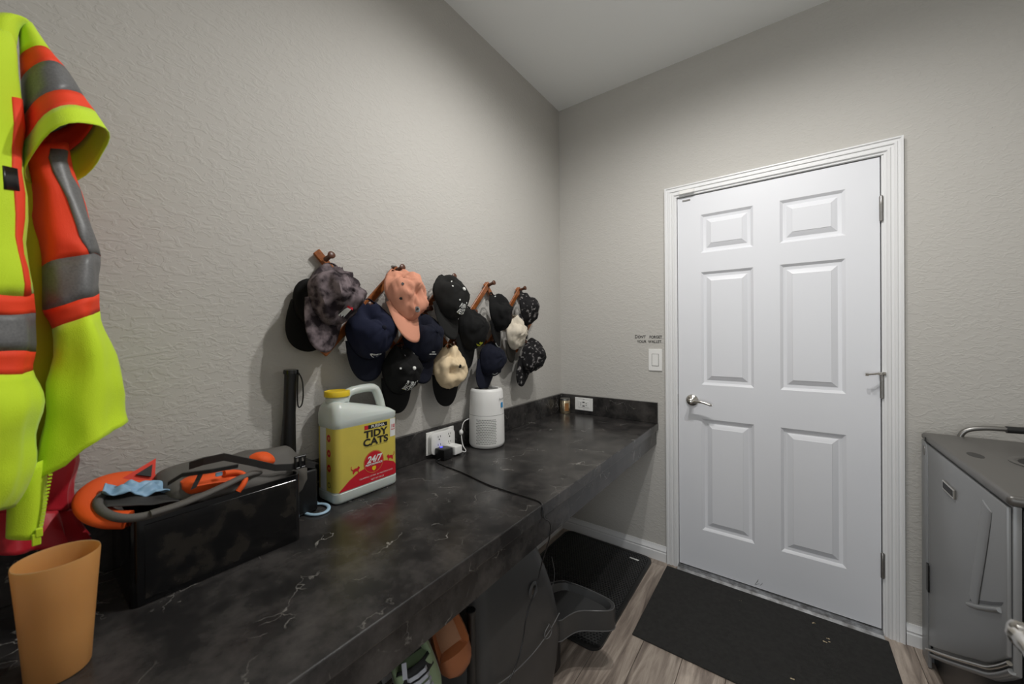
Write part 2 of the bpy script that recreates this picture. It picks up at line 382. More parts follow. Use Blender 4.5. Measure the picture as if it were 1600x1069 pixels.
MB().box((DX0-.003, -.006, KZ-.03), (DX0+.0, .004, KZ+.03), .001, 1).build('strike_plate', 'steel', door)
MB().box((.760, -.030, DZ1+.012), (.836, -.016, DZ1+.032), .003).build('alarm_sensor', 'white', door)
MB().box((.772, -.004, DZ1-.022), (.812, 0, DZ1-.014), .001, 1).build('alarm_magnet', 'steel', door)
# scuff marks at the foot of the door
rs = random.Random(8)
for k in range(5): 
    x = 1.10+rs.random()*.035; z = .03+rs.random()*.02; MB().tube([(x, -.0006, z), (x+.006+rs.random()*.01, -.0006, z+.008+rs.random()*.012)], .0007, 4).build('scuff', 'steel', door)

# second door, standing open beside the photographer: its lever reaches into the picture
d2 = bpy.data.objects.new('door_2', None); COL.objects.link(d2); d2.location = (1.53, -2.3, 0); ORIG['door_2'] = Vector((1.53, -2.3, 0)); struct(d2, 'white door standing open at the right')
MB().box((1.512, -2.30, .015), (1.547, -1.452, 2.05), .002, 1).build('door_leaf', 'door', d2)
h2 = MB(); LY, LZ = -1.512, .938
h2.lathe((1.512, LY, LZ), [(0, 0), (.032, 0), (.032, -.004), (.028, -.009), (.016, -.013), (.012, -.016), (.012, -.046), (.015, -.050), (.015, -.058), (.010, -.062), (0, -.063)], 28, 'x')
h2.tube([(1.458, LY, LZ), (1.457, LY-.02, LZ+.002), (1.455, LY-.05, LZ+.003), (1.456, LY-.085, LZ-.004), (1.458, LY-.105, LZ-.008)], [.0115, .010, .009, .008, .006], 12, smooth=2)
h2.build('lever_handle', 'chrome', d2, smooth=40)

# ------------------------------------------------------------------ lamps
for k, x in enumerate((.93, 1.27)):
    y = -1.1; t = thing('recessed_light', ('recessed ceiling downlight nearer the worktop', 'recessed ceiling downlight nearer the grey cabinet')[k], 'ceiling light', (x, y, H), 'ceiling downlights')
    MB().lathe((x, y, H), [(.050, -.002), (.052, -.006), (.078, -.006), (.080, 0)], 32).build('trim_ring', 'white', t, smooth=40)
    MB().lathe((x, y, H-.002), [(.05, 0), (.048, -.004), (0, -.005)], 24).build('lens', 'lampglass', t, smooth=40)
    ld = bpy.data.lights.new('downlight', 'SPOT'); ld.energy = LAMP_W; ld.color = (1, .985, .96); ld.shadow_soft_size = .022; ld.spot_size = radians(172); ld.spot_blend = .78
    lo = bpy.data.objects.new('downlight', ld); COL.objects.link(lo); lo.location = (x, y, H-.055)
# fill light added behind the camera, dressed as an unseen hall window
wn = bpy.data.objects.new('added_fill_window', None); COL.objects.link(wn); WY = YB-1.6; wn.location = (1.2, WY, .5); ORIG['added_fill_window'] = Vector((1.2, WY, .5)); struct(wn, 'added fill light built as a window behind the photographer')
fr = MB()
for a, b in (((.30, WY, .44), (.36, WY+.04, 2.36)), ((2.04, WY, .44), (2.1, WY+.04, 2.36)), ((.36, WY, .44), (2.04, WY+.04, .5)), ((.36, WY, 2.3), (2.04, WY+.04, 2.36)), ((1.18, WY, .5), (1.22, WY+.03, 2.3))): fr.box(a, b)
fr.build('fill_window_frame', 'trimw', wn)
for x0, x1 in ((.36, 1.18), (1.22, 2.04)): MB().box((x0, WY+.004, .5), (x1, WY+.008, 2.3)).build('fill_pane', 'packblue', wn)
ld = bpy.data.lights.new('added_fill_light', 'AREA'); ld.shape = 'RECTANGLE'; ld.size = 1.68; ld.size_y = 1.8; ld.energy = FILL_W; ld.color = (.95, .98, 1)
lo = bpy.data.objects.new('added_fill_light', ld); COL.objects.link(lo); lo.location = (1.2, WY+.05, 1.4); lo.rotation_euler = (radians(90), 0, 0)

# ================================================================== WORKTOP
CX = .637
ct = thing('worktop', 'long black slate-look worktop with backsplash along the left wall', 'worktop', (.3, -1.2, .66))
MB().box((.001, YB+.002, CZ-.041), (CX, -.001, CZ), .003).build('slab', 'slate', ct)
MB().box((CX-.034, YB+.002, .664), (CX-.012, -.001, CZ-.041), .001, 1).build('apron', 'slate', ct)
MB().box((.001, YB+.002, CZ), (.02, -.001, .906), .0015, 1).build('backsplash', 'slate', ct)
MB().box((.02, -.02, CZ), (CX-.002, -.001, .906), .0015, 1).build('backsplash', 'slate', ct)
for yy in (-.45, -2.0):
    MB().box((.001, yy-.02, .45), (.03, yy+.02, CZ-.041)).box((.03, yy-.02, CZ-.07), (.58, yy+.02, CZ-.0415)).build('bracket', 'black', ct)

# ================================================================== FLOOR MATS
dm = MB().box((.690, -.634, 0), (1.574, -.046, .007), .002, 1).build('doormat', 'mat'); tag(dm, 'flat charcoal doormat in front of the white panel door', 'mat')
rs = random.Random(3)
for (px, py, n, sp) in ((1272, 975, 4, .02), (1290, 1000, 5, .03), (1238, 1060, 3, .012), (1150, 940, 2, .05), (1220, 920, 2, .04)):
    c = at(px, py, 2, .0075)
    for k in range(n):
        q = c + Vector(((rs.random()-.5)*sp, (rs.random()-.5)*sp, 0)); r = .002+rs.random()*.004 if n > 2 else .0012; a0 = rs.random()*3
        MB().add([(q.x+r*(.6+.7*rs.random())*cos(a0+a), q.y+r*(.5+.6*rs.random())*sin(a0+a), .0076) for a in [i*pi/3 for i in range(6)]], [(0, 1, 2, 3, 4, 5)]).build('crumb', 'scuff', dm)

hm = thing('honeycomb_mat', 'black honeycomb rubber litter mat under the worktop by the baseboard', 'mat', (.33, -.43, 0))
mx0, mx1, my0, my1 = .06, .612, -.815, -.03
def rrect(x0, x1, y0, y1, r, n=6):
    out = []
    for cx, cy, a0 in ((x1-r, y1-r, 0), (x0+r, y1-r, pi/2), (x0+r, y0+r, pi), (x1-r, y0+r, 3*pi/2)):
        for i in range(n+1): a = a0+pi/2*i/n; out.append((cx+r*cos(a), cy+r*sin(a)))
    return out
MB().prism(rrect(mx0, mx1, my0, my1, .05), 2, 0, .005).build('base_sheet', 'rubber', hm)
rim = MB(); o_ = rrect(mx0, mx1, my0, my1, .05); i_ = rrect(mx0+.016, mx1-.016, my0+.016, my1-.016, .036)
rim.rings([[Vector((x, y, z)) for x, y in q] for q, z in ((o_, .005), (o_, .011), (i_, .011), (i_, .005))]); rim.build('border', 'rubber', hm)
hx_ = MB(); pit = .0155; R1, R2 = pit/1.7321, pit/1.7321*.72; row = 0; y = my0+.022
while y < my1-.02:
    x = mx0+.02+(pit/2 if row % 2 else 0)
    while x < mx1-.018:
        a = [(x+R1*cos(pi/6+k*pi/3), y+R1*sin(pi/6+k*pi/3), .010) for k in range(6)]
        b = [(x+R2*cos(pi/6+k*pi/3), y+R2*sin(pi/6+k*pi/3), .010) for k in range(6)]
        c = [(p[0], p[1], .005) for p in b]
        hx_.add(a+b+c, [(k, (k+1) % 6, 6+(k+1) % 6, 6+k) for k in range(6)]+[(6+k, 6+(k+1) % 6, 12+(k+1) % 6, 12+k) for k in range(6)])
        x += pit
    y += pit*.866; row += 1
ho = hx_.build('honeycomb_cells', 'highlit_cells', hm); ho['kind'] = 'stuff'
tg_ = MB(); pp = at(984, 871, 2, .0115); qq = at(998, 876, 2, .0115)
tg_.add([pp+Vector((0, -.006, 0)), qq+Vector((0, -.006, 0)), qq+Vector((0, .006, 0)), pp+Vector((0, .006, 0))], [(0, 1, 2, 3)]); tg_.build('label_tag', 'inkw', hm)

# ================================================================== LOFT HELPER
def catmull(a, b, c, d, t): return tuple(.5*((2*b[i])+(-a[i]+c[i])*t+(2*a[i]-5*b[i]+4*c[i]-d[i])*t*t+(-a[i]+3*b[i]-3*c[i]+d[i])*t**3) for i in range(len(b)))
def loft_rings(secs, n=28, sub=4, fold=0, freq=5, seed=0, noise_amp=0):
    """secs: (Lx,Ly,Rx,Ry,X,d[,tz]) : two photo pixels on the plane x=X, half depth d, rise tz of the front"""
    S = [tuple(s)+((0,) if len(s) == 6 else ()) for s in secs]; out = []; per = []
    for i in range(len(S)-1):
        for k in range(sub):
            per.append(catmull(S[max(i-1, 0)], S[i], S[i+1], S[min(i+2, len(S)-1)], k/sub))
    per.append(S[-1])
    for ri, s in enumerate(per):
        L = at(s[0], s[1], 0, s[4]); R = at(s[2], s[3], 0, s[4]); c = (L+R)/2; h = (R-L)/2; ring = []
        for j in range(n):
            t = 2*pi*j/n
            e = h*-cos(t) + Vector((s[5]*sin(t), 0, s[6]*sin(t)))
            k = 1 + fold*sin(freq*t+seed+ri*.13)*(.4+.6*ri/len(per))
            p = c+e*k
            if noise_amp: p += noise.noise_vector(p*14+Vector((seed*3.1, 0, 0)))*noise_amp + Vector((1, .3, 0))*((.28-abs(noise.noise(Vector((p.x*16, p.y*26, p.z*18+p.y*10+seed)))))*noise_amp*.9)
            ring.append(p)
        out.append(ring)
    return out
def patch(c4, nx=10, ny=8, amp=.004, fr=30, seed=0, dome=0):
    """cloth patch between four points (a,b,c,d in order)"""
    a, b, c, d = [Vector(q) for q in c4]; nn = (b-a).cross(d-a).normalized(); vs_ = []
    for j in range(ny+1):
        for i in range(nx+1):
            u, v = i/nx, j/ny; p = (a*(1-u)+b*u)*(1-v)+(d*(1-u)+c*u)*v
            p = p+nn*(noise.noise(p*fr+Vector((seed, 0, 0)))*amp + dome*16*u*(1-u)*v*(1-v)); vs_.append(p)
    return vs_, [(j*(nx+1)+i, j*(nx+1)+i+1, (j+1)*(nx+1)+i+1, (j+1)*(nx+1)+i) for j in range(ny) for i in range(nx)]
def A3(px, py, X): return at(px, py, 0, X)

# ================================================================== JACKETS AT THE LEFT
hk = thing('coat_hook', 'metal coat hook on the left wall holding the jackets', 'hook', (0, -2.31, 1.86))
MB().box((0, -2.33, 1.82), (.006, -2.29, 1.92), .002).build('back_plate', 'steel', hk)
MB().tube([(.006, -2.31, 1.88), (.05, -2.31, 1.86), (.08, -2.31, 1.87), (.09, -2.31, 1.90)], .005, 8, smooth=2).build('prong', 'steel', hk)

jk = thing('hi_vis_jacket', 'neon yellow safety jacket with orange and grey bands hanging at the left', 'jacket', (.16, -2.2, 1.05))
def banded(parent, secs, bands, n=30, sub=4, **kw):
    rg = loft_rings(secs, n, sub, **kw)
    for (a, b, nm, m) in bands: MB().rings(rg[a*sub:b*sub+1]).build(nm, m, parent, smooth=70, solid=.002)
    return rg
body = [(-150, 62, 16, 52, .17, .03), (-150, 100, 27, 95, .18, .04), (-150, 240, 34, 236, .19, .05), (-150, 380, 40, 376, .20, .055), (-150, 466, 45, 462, .20, .06), (-150, 496, 45, 491, .20, .06), (-150, 556, 44, 549, .20, .06), (-150, 590, 44, 581, .20, .06),
        (-150, 640, 60, 628, .21, .06), (-150, 700, 58, 690, .21, .055), (-150, 760, 44, 748, .21, .05), (-150, 812, 16, 792, .21, .045)]
rgb = banded(jk, body, [(0, 4, 'front_panel', 'hiviz'), (4, 5, 'orange_band', 'orange'), (5, 6, 'reflective_band', 'refl'), (6, 7, 'orange_band', 'orange'), (7, 11, 'lower_panel', 'hiviz')], fold=.07, freq=9, seed=1, noise_amp=.009)
# collar standing up, vertical orange stripe, black tag
MB().rings(loft_rings([(-30, 70, 22, 76, .16, .03), (-34, 48, 30, 44, .15, .035), (-38, 36, 48, 38, .14, .035)], 24, 3, noise_amp=.003, seed=3)).build('collar', 'hiviz', jk, smooth=70, solid=.003)
def ring_at(rr, x): i0 = int(x) % len(rr); fr_ = x-int(x); return rr[i0]*(1-fr_)+rr[(i0+1) % len(rr)]*fr_
def on_body(r0, r1, j0, j1, g=1.02, n=6):
    out_ = []
    for rr in rgb[r0:r1+1]:
        cc0 = sum(rr, Vector())/len(rr); out_.append([cc0+(ring_at(rr, j0+(j1-j0)*q/n)-cc0)*g for q in range(n+1)])
    return out_
MB().rings(on_body(6, 16, 12.1, 14.2), close=False).build('orange_stripe', 'orange', jk, smooth=70, solid=.002)
MB().rings(on_body(9, 10, 10.9, 12.6, 1.035), close=False).build('black_tag', 'black', jk, smooth=70, solid=.002)
# short flared over-sleeve
slv = [(30, 48, 52, 40, .13, .02), (34, 92, 79, 86, .14, .035, .004), (35, 128, 102, 116, .15, .05, .008), (36, 190, 131, 164, .16, .065, .014), (38, 226, 148, 190, .17, .075, .02), (40, 262, 170, 226, .18, .085, .03)]
banded(jk, slv, [(0, 1, 'shoulder', 'hiviz'), (1, 2, 'orange_band', 'orange'), (2, 3, 'reflective_band', 'refl'), (3, 4, 'orange_band', 'orange'), (4, 5, 'sleeve_hem', 'hiviz')], fold=.05, freq=4, seed=.6, noise_amp=.003)
# long sleeve below it
ls = [(46, 225, 104, 225, .12, .03), (50, 300, 124, 300, .13, .045), (60, 374, 143, 372, .14, .05), (68, 414, 149, 402, .14, .055), (72, 484, 153, 458, .15, .055), (78, 515, 153, 486, .15, .055),
      (76, 600, 176, 560, .15, .06), (70, 680, 186, 615, .15, .065), (52, 752, 200, 652, .15, .075, .01)]
rgl = banded(jk, ls, [(0, 3, 'sleeve', 'orange'), (3, 4, 'reflective_band', 'refl'), (4, 5, 'orange_band', 'orange'), (5, 8, 'cuff', 'hiviz')], fold=.08, freq=5, seed=2.2, noise_amp=.011)
sv = []
for q, rr in enumerate(rgl[1:13]):
    cc0 = sum(rr, Vector())/len(rr); j0 = 7.5+q*.22
    sv.append([cc0+(ring_at(rr, j0+j2*.6)-cc0)*1.03 for j2 in range(9)])
MB().rings(sv, close=False).build('reflective_stripe', 'refl', jk, smooth=70, solid=.002)
# lining seen between body and sleeve, zip tail
MB().rings(loft_rings([(20, 250, 84, 250, .09, .03), (25, 420, 90, 420, .10, .03), (20, 560, 95, 560, .10, .03), (30, 720, 80, 720, .10, .03)], 20, 4, fold=.08, freq=5, noise_amp=.005)).build('lining', 'hivizin', jk, smooth=70, solid=.002)
MB().rings(loft_rings([(8, 735, 76, 712, .17, .03), (12, 790, 74, 776, .175, .028), (10, 838, 64, 836, .18, .025)], 24, 4, fold=.06, freq=4, noise_amp=.003, seed=5)).build('zip_flap', 'hiviz', jk, smooth=70, solid=.002)
zp = MB()
for k in range(15):
    q = A3(79-k*1.05, 742+k*5.6, .203); zp.box(q-Vector((.002, .0022, .0013)), q+Vector((.002, .0022, .0013)))
q = A3(61, 832, .208); zp.box(q-Vector((.004, .004, .007)), q+Vector((.004, .004, .007)), .001, 1); q2 = A3(57, 843, .209); zp.box(q2-Vector((.002, .005, .010)), q2+Vector((.002, .005, .010)), .001, 1)
zo = zp.build('zipper', 'hiviz', jk); zo['kind'] = 'stuff'

rj = thing('red_jacket', 'red nylon jacket hanging under the neon yellow one', 'jacket', (.1, -2.25, .9))
MB().rings(loft_rings([(-140, 620, 90, 640, .05, .03), (-140, 700, 118, 706, .055, .035), (-140, 760, 113, 764, .06, .035), (-140, 795, 116, 792, .06, .035)], 40, 4, fold=.06, freq=9, seed=2, noise_amp=.006)).build('body', 'redcloth', rj, smooth=70, solid=.002)
MB().rings(loft_rings([(-140, 795, 116, 792, .06, .035), (-140, 822, 124, 815, .065, .045), (-140, 872, 132, 838, .07, .052)], 60, 4, fold=.16, freq=11, seed=1, noise_amp=.006)).build('gathered_hem', 'redcloth', rj, smooth=50, solid=.002)

# ================================================================== AMBER CUP
cc = (.323, -2.186, CZ+.001)
cup = MB(); cup.lathe(cc, [(.0, .004), (.030, .004), (.0325, .0), (.034, .003), (.0375, .06), (.0415, .12), (.0455, .176), (.0448, .179), (.0435, .176), (.0395, .12), (.0355, .06), (.032, .008), (0, .008)], 48)
tag(cup.build('tumbler', 'cup', smooth=50), 'translucent amber plastic tumbler at the near end of the worktop', 'cup')

# ================================================================== BLACK STORAGE BIN WITH A PACK
bx = thing('storage_bin', 'glossy black plastic storage bin holding an orange and grey pack', 'bin', (.13, -1.94, CZ))
bx0, bx1, by0, by1, bz = .028, .235, -2.095, -1.787, .955
sh = MB(); pr = rrect(bx0, bx1, by0, by1, .014, 4); pi_ = rrect(bx0+.004, bx1-.004, by0+.004, by1-.004, .011, 4)
sh.rings([[Vector((x, y, z)) for x, y in q] for q, z in ((pi_, CZ+.006), (pi_, bz), (pr, bz), (pr, CZ+.001))], cap0=True, cap1=True); sh.build('shell', 'gloss', bx, smooth=40)
MB().box((bx1+.0, by0+.02, CZ+.012), (bx1+.0012, by1-.012, bz-.012), .0005, 1).build('patterned_front', 'mottled', bx)

pk = thing('hiking_pack', 'orange and grey pack with webbing straps stuffed in the black bin', 'backpack', (.13, -1.94, CZ+.01))
MB().rings(loft_rings([(238, 752, 238, 775, .12, .02), (262, 738, 262, 795, .13, .07), (310, 724, 310, 800, .13, .085), (360, 714, 360, 790, .13, .09), (415, 700, 415, 780, .125, .085), (450, 703, 450, 770, .12, .07), (472, 722, 472, 752, .12, .03)], 30, 5, fold=.07, freq=6, seed=3, noise_amp=.013), cap0=True, cap1=True).build('pack_body', 'packgrey', pk, smooth=60)
MB().tube([A3(200, 812, .215), A3(165, 812, .20), A3(142, 796, .16), A3(142, 776, .12), A3(166, 757, .085), A3(205, 749, .075), A3(242, 757, .09), A3(262, 768, .12)], .026, 14, flat=.014, smooth=3).build('orange_pad', 'packorange', pk, smooth=60)
MB().tube([A3(330, 766, .20), A3(285, 788, .235), A3(235, 806, .245), A3(190, 812, .24), A3(158, 800, .205), A3(150, 782, .165), A3(170, 766, .135), A3(220, 762, .13), A3(275, 770, .135), A3(320, 772, .16)], .0075, 10, smooth=3).build('grey_rim', 'packgrey', pk, smooth=60)
MB().tube([A3(235, 803, .252), A3(290, 786, .250), A3(345, 762, .238), A3(385, 742, .22), A3(405, 738, .205)], .010, 10, flat=.006, smooth=3).build('shoulder_strap', 'packgrey', pk, smooth=60)
v, f = patch((A3(160, 796, .20), A3(300, 780, .215), A3(290, 762, .13), A3(162, 768, .14)), 18, 10, .008, 26, 3); MB().add(v, f).build('dark_lining', 'packdark', pk, smooth=60, solid=.002)
v, f = patch((A3(158, 783, .175), A3(268, 778, .185), A3(272, 760, .135), A3(165, 764, .135)), 36, 16, .016, 62, 9); MB().add([q+Vector((0, 0, .012)) for q in v], f).build('blue_liner', 'packblue', pk, smooth=60, solid=.002)
fl = MB(); fl.add([A3(186, 751, .09), A3(243, 717, .075), A3(241, 758, .10), A3(222, 762, .11)], [(0, 1, 2, 3)]); fl.build('red_flap', 'packred', pk, solid=.006)
MB().add([A3(212, 742, .093), A3(238, 726, .084), A3(236, 745, .098)], [(0, 1, 2)]).build('flap_patch', 'packdark', pk, solid=.004)
MB().rings(loft_rings([(284, 752, 284, 764, .19, .012), (305, 741, 305, 772, .195, .03), (345, 733, 345, 766, .195, .034), (372, 737, 372, 760, .195, .028), (388, 746, 388, 754, .195, .01)], 22, 5, fold=.12, freq=6, seed=5, noise_amp=.010), cap0=True, cap1=True).build('orange_mesh', 'packorange', pk, smooth=60)
MB().rings(loft_rings([(388, 716, 388, 724, .165, .01), (402, 708, 402, 728, .17, .025), (418, 707, 418, 726, .17, .025), (430, 714, 430, 722, .165, .01)], 18, 4, seed=5, noise_amp=.004), cap0=True, cap1=True).build('orange_mesh', 'packorange', pk, smooth=60)
MB().tube([A3(372, 768, .235), A3(382, 755, .235), A3(384, 744, .22), A3(372, 737, .21), A3(350, 740, .22)], .006, 8, smooth=2).build('orange_loop', 'packorange', pk, smooth=60)
MB().ribbon([A3(296, 728, .18), A3(318, 721, .20), A3(350, 714, .215), A3(390, 722, .222), A3(430, 731, .222), A3(455, 730, .22), A3(470, 725, .215), A3(492, 727, .20)], .017, (.2, 0, 1), .003).build('webbing_strap', 'packdark', pk)
MB().ribbon([A3(262, 756, .20), A3(285, 742, .215), A3(330, 736, .235), A3(372, 728, .238)], .009, (.4, 0, 1), .003).build('webbing_strap', 'packdark', pk)
MB().ribbon([A3(302, 764, .238), A3(308, 752, .235), A3(314, 740, .225)], .010, (.1, 1, .3), .004).build('side_buckle', 'black', pk)
bk = MB(); q = A3(469, 722, .222)
bk.box(q+Vector((-.004, -.014, -.016)), q+Vector((.004, -.010, .016)), .001, 1).box(q+Vector((-.004, .010, -.016)), q+Vector((.004, .014, .016)), .001, 1).box(q+Vector((-.004, -.014, .012)), q+Vector((.004, .014, .016)), .001, 1).box(q+Vector((-.004, -.014, -.016)), q+Vector((.004, .014, -.012)), .001, 1).box(q+Vector((-.004, -.003, -.014)), q+Vector((.004, .003, .014)), .001, 1)
bk.build('ladder_buckle', 'black', pk)
MB().box(A3(342, 741, .23)-Vector((.003, .006, .004)), A3(342, 741, .23)+Vector((.003, .006, .004)), .001, 1).build('blue_clip', 'packblue', pk)

pc = thing('black_pouch', 'small black case standing between the bin and the litter jug', 'case', (.075, -1.715, CZ))
MB().box((.028, -1.772, CZ+.001), (.115, -1.685, .915), .008, 3).build('body', 'black', pc, smooth=40); MB().box((.026, -1.774, .925), (.117, -1.683, .930), .004).build('lid', 'black', pc, smooth=40)

bt = thing('black_baton', 'tall thin black baton leaning upright against the left wall', 'baton', (.05, -1.795, CZ))
b0, b1 = Vector((.012, -1.727, CZ+.004)), Vector((.042, -1.725, 1.212)); b0 = Vector((.145, -1.70, CZ+.004))
b0 = Vector((.150, -1.728, CZ+.004))
def along(a, b, t): return a+(b-a)*t
b0 = Vector((.024, -1.7295, .943)); b1 = Vector((.040, -1.725, 1.205)); bdn = Vector((.0235, -1.7297, .9435))
MB().tube([bdn, along(bdn, b1, .25), along(bdn, b1, .5), along(bdn, b1, .85), along(bdn, b1, .97)], [.0225, .019, .0165, .0170, .0175], 16).build('shaft', 'black', bt, smooth=40)
MB().tube([along(bdn, b1, .955), along(bdn, b1, .985), b1], [.0205, .0205, .019], 18).build('end_cap', 'gloss', bt, smooth=40)
MB().tube([b1+Vector((.018, .012, -.008)), b1+Vector((.023, .022, -.03)), b1+Vector((.024, .024, -.075)), b1+Vector((.022, .020, -.11)), b1+Vector((.016, .010, -.115)), b1+Vector((.017, .010, -.06)), b1+Vector((.018, .012, -.008))], .0022, 6, smooth=2).build('wrist_strap', 'black', bt, smooth=40)

lb = MB(); lb.tube([at(470, 800, 2, CZ+.004), at(490, 806, 2, CZ+.004), at(512, 800, 2, CZ+.004), at(515, 790, 2, CZ+.005), at(500, 786, 2, CZ+.006), at(478, 792, 2, CZ+.006), at(470, 798, 2, CZ+.004)], .0055, 10, flat=.0035, smooth=3)
lb.tube([at(498, 787, 2, CZ+.006), at(484, 776, 2, CZ+.008), at(472, 768, 2, CZ+.008)], .003, 8, smooth=2)
tag(lb.build('silicone_loop', 'blue', smooth=60), 'pale blue silicone loop lying between the bin and the litter jug', 'strap')

# ================================================================== LITTER JUG
jg = thing('litter_jug', 'white plastic cat litter jug with yellow and red label', 'jug', (.08, -1.53, CZ))
JX0, JX1, JY0, JY1 = .0205, .137, -1.645, -1.418
jb = MB(); rg = []
def jring(z, ins, r): return [Vector((x, y, z)) for x, y in rrect(JX0+ins, JX1-ins, JY0+ins, JY1-ins, r, 6)]
for z, ins, r in ((CZ+.001, .008, .016), (CZ+.004, .003, .02), (CZ+.010, 0, .022), (CZ+.033, 0, .022), (CZ+.0345, .0015, .022), (1.024, .0015, .022), (1.027, 0, .022), (1.04, 0, .022)): rg.append(jring(z, ins, r))
jb.rings(rg, cap0=True)
jb.build('body', 'jug', jg, smooth=40)
# moulded shoulder: from the tall neck side down to the handle saddle
top = MB(); n = len(rg[-1]); base = rg[-1]; R2_ = [base]
def sh_z(y):  # height of the shoulder along the jug
    u = (y-JY0)/(JY1-JY0)
    return [1.098, 1.102, 1.096, 1.083, 1.074, 1.070, 1.068, 1.066, 1.062, 1.056, 1.04][min(10, int(u*10))]*(1-(u*10) % 1)+[1.102, 1.096, 1.083, 1.074, 1.070, 1.068, 1.066, 1.062, 1.056, 1.04, 1.04][min(10, int(u*10))]*((u*10) % 1)
ccx = (JX0+JX1)/2; ccy = (JY0+JY1)/2
for k, (zf, ins) in enumerate(((.35, .0), (.65, .004), (.85, .011), (.96, .021), (1.0, .034))):
    ring = []
    for p in base:
        x = p.x+(ins if p.x < ccx else -ins)*min(1, abs(p.x-ccx)/.03); y = p.y+(ins*.6 if p.y < ccy else -ins*.9)*min(1, abs(p.y-ccy)/.03)
        ring.append(Vector((x, y, 1.04+(sh_z(y)-1.04)*zf)))
    R2_.append(ring)
top.rings(R2_, cap1=True).build('shoulder', 'jug', jg, smooth=50)
MB().tube([(.0815, -1.585, 1.085), (.0815, -1.578, 1.112), (.0815, -1.562, 1.124), (.0815, -1.520, 1.128), (.0815, -1.482, 1.127), (.0815, -1.468, 1.118), (.0815, -1.455, 1.085), (.0815, -1.448, 1.055)], .014, 12, flat=.017, smooth=1).build('handle', 'jug', jg, smooth=60)
MB().lathe((.075, -1.603, 1.095), [(.034, 0), (.034, .014), (.031, .017), (.031, .02)], 28).build('neck', 'jug', jg, smooth=40)
cpm = MB()
cpm.lathe((.075, -1.603, 1.113), [(.038, 0), (.0385, .002), (.0385, .014), (.037, .017), (.030, .018), (.028, .016), (0, .016)], 36).build('cap', 'jugcap', jg, smooth=40)
lab = MB(); lz0, lz1 = .826, 1.020
lab.rings([[Vector((x, y, z)) for x, y in rrect(JX0+.0007, JX1-.0007, JY0+.0007, JY1-.0007, .022, 6)] for z in (lz0, lz1)])
lbl = lab.build('label_band', 'yellow', jg, smooth=40)
LX = JX1-.0007
def jf(x, y, o=.0004):       # x = world Y, y = world Z on the label, wrapped round the far corner
    yc = JY1-.0007-.022
    if x > yc:
        a = min(pi/2, (x-yc)/.022); return Vector((LX-.022+(.022+o)*cos(a), yc+(.022+o)*sin(a), y))
    return Vector((LX+o, x, y))
red = MB(); NH = 40
HK = [(-1.635, 0), (-1.60, .028), (-1.565, .046), (-1.52, .056), (-1.47, .056), (-1.44, .045), (-1.42, .026), (-1.405, .014)]
def hz(y):
    for (y0, z0), (y1, z1) in zip(HK, HK[1:]):
        if y0 <= y <= y1: q = (y-y0)/(y1-y0); return z0+(z1-z0)*q
    return 0
hp = [(-1.635+i*.23/NH, lz0+.0005+hz(-1.635+i*.23/NH)) for i in range(NH+1)]
red.add([jf(a, lz0) for a, b in hp]+[jf(a, b) for a, b in hp], [(i, i+1, NH+2+i, NH+1+i) for i in range(NH)])
red.add([jf(-1.514+.037*cos(2*pi*k/32), .890+.037*sin(2*pi*k/32), .0006) for k in range(32)], [list(range(32))])
red.build('red_swoosh', 'red', lbl)
ring = MB(); ring.rings([[jf(-1.514+r*cos(2*pi*k/40), .890+r*sin(2*pi*k/40), .00075) for k in range(40)] for r in (.0345, .0352)]).build('circle_line', 'yellow', lbl)
# two small running cat shapes
for (cx, cy, s, m) in ((-1.577, .880, 1, 1), (-1.452, .889, 1, -1)):
    pts = [(-.012, -.004), (-.010, .004), (-.004, .006), (.004, .006), (.007, .011), (.010, .009), (.013, .006), (.011, .001), (.008, -.002), (.009, -.010), (.006, -.010), (.004, -.004), (-.004, -.004), (-.008, -.010), (-.011, -.010)]
    cat = MB(); cat.add([jf(cx+m*a*s, cy+b*s, .0005) for a, b in pts], [list(range(len(pts)))])
    cat.tube([jf(cx-m*.011, cy+.002, .001), jf(cx-m*.017, cy+.008, .001), jf(cx-m*.016, cy+.015, .001)], .0009, 5); cat.build('cat_print', 'red', lbl)
MB().add([jf(-1.547, 1.0), jf(-1.462, 1.0), jf(-1.462, 1.013), jf(-1.547, 1.013)], [(0, 1, 2, 3)]).build('black_strip', 'ink', lbl)
MB().add([jf(-1.547, 1.0, .0008), jf(-1.534, 1.0, .0008), jf(-1.534, 1.013, .0008), jf(-1.547, 1.013, .0008)], [(0, 1, 2, 3)]).build('red_check', 'red', lbl)
MB().add([jf(-1.451+.024*i/6, z, .0006) for z in (.958, 1.019) for i in range(7)], [(i, i+1, i+8, i+7) for i in range(6)]).build('white_flash', 'inkw', lbl)
MB().add([jf(-1.55, .9425), jf(-1.46, .9425), jf(-1.46, .9432), jf(-1.55, .9432)], [(0, 1, 2, 3)]).build('thin_rule', 'ink', lbl)
def line(body, size, x, y, m, o=.0012, **kw):
    b_ = MB(); lettering(b_, body, size, lambda p, q: jf(p, q, o), off=(x, y), **kw); b_.build('printed_lettering', m, lbl)
line('TIDY', .032, -1.506, .983, 'ink', bold=.0010, squash=1.2); line('CATS', .032, -1.506, .957, 'ink', bold=.0010, squash=1.2)
line('PURINA', .0135, -1.4985, 1.0065, 'inkw', .0015, bold=.0002, squash=1.05)
line('24/7', .029, -1.514, .899, 'inkw', .0016, bold=.0010, shear=.25)
line('PERFORMANCE', .0085, -1.514, .8835, 'inkw', .0016, bold=.0003, squash=1.05)
line('CLUMPING LITTER  for MULTIPLE CATS', .0065, -1.505, .846, 'inkw', .0016, squash=1.1)
line('NET WT 20 LB', .0075, -1.502, .834, 'inkw', .0016)
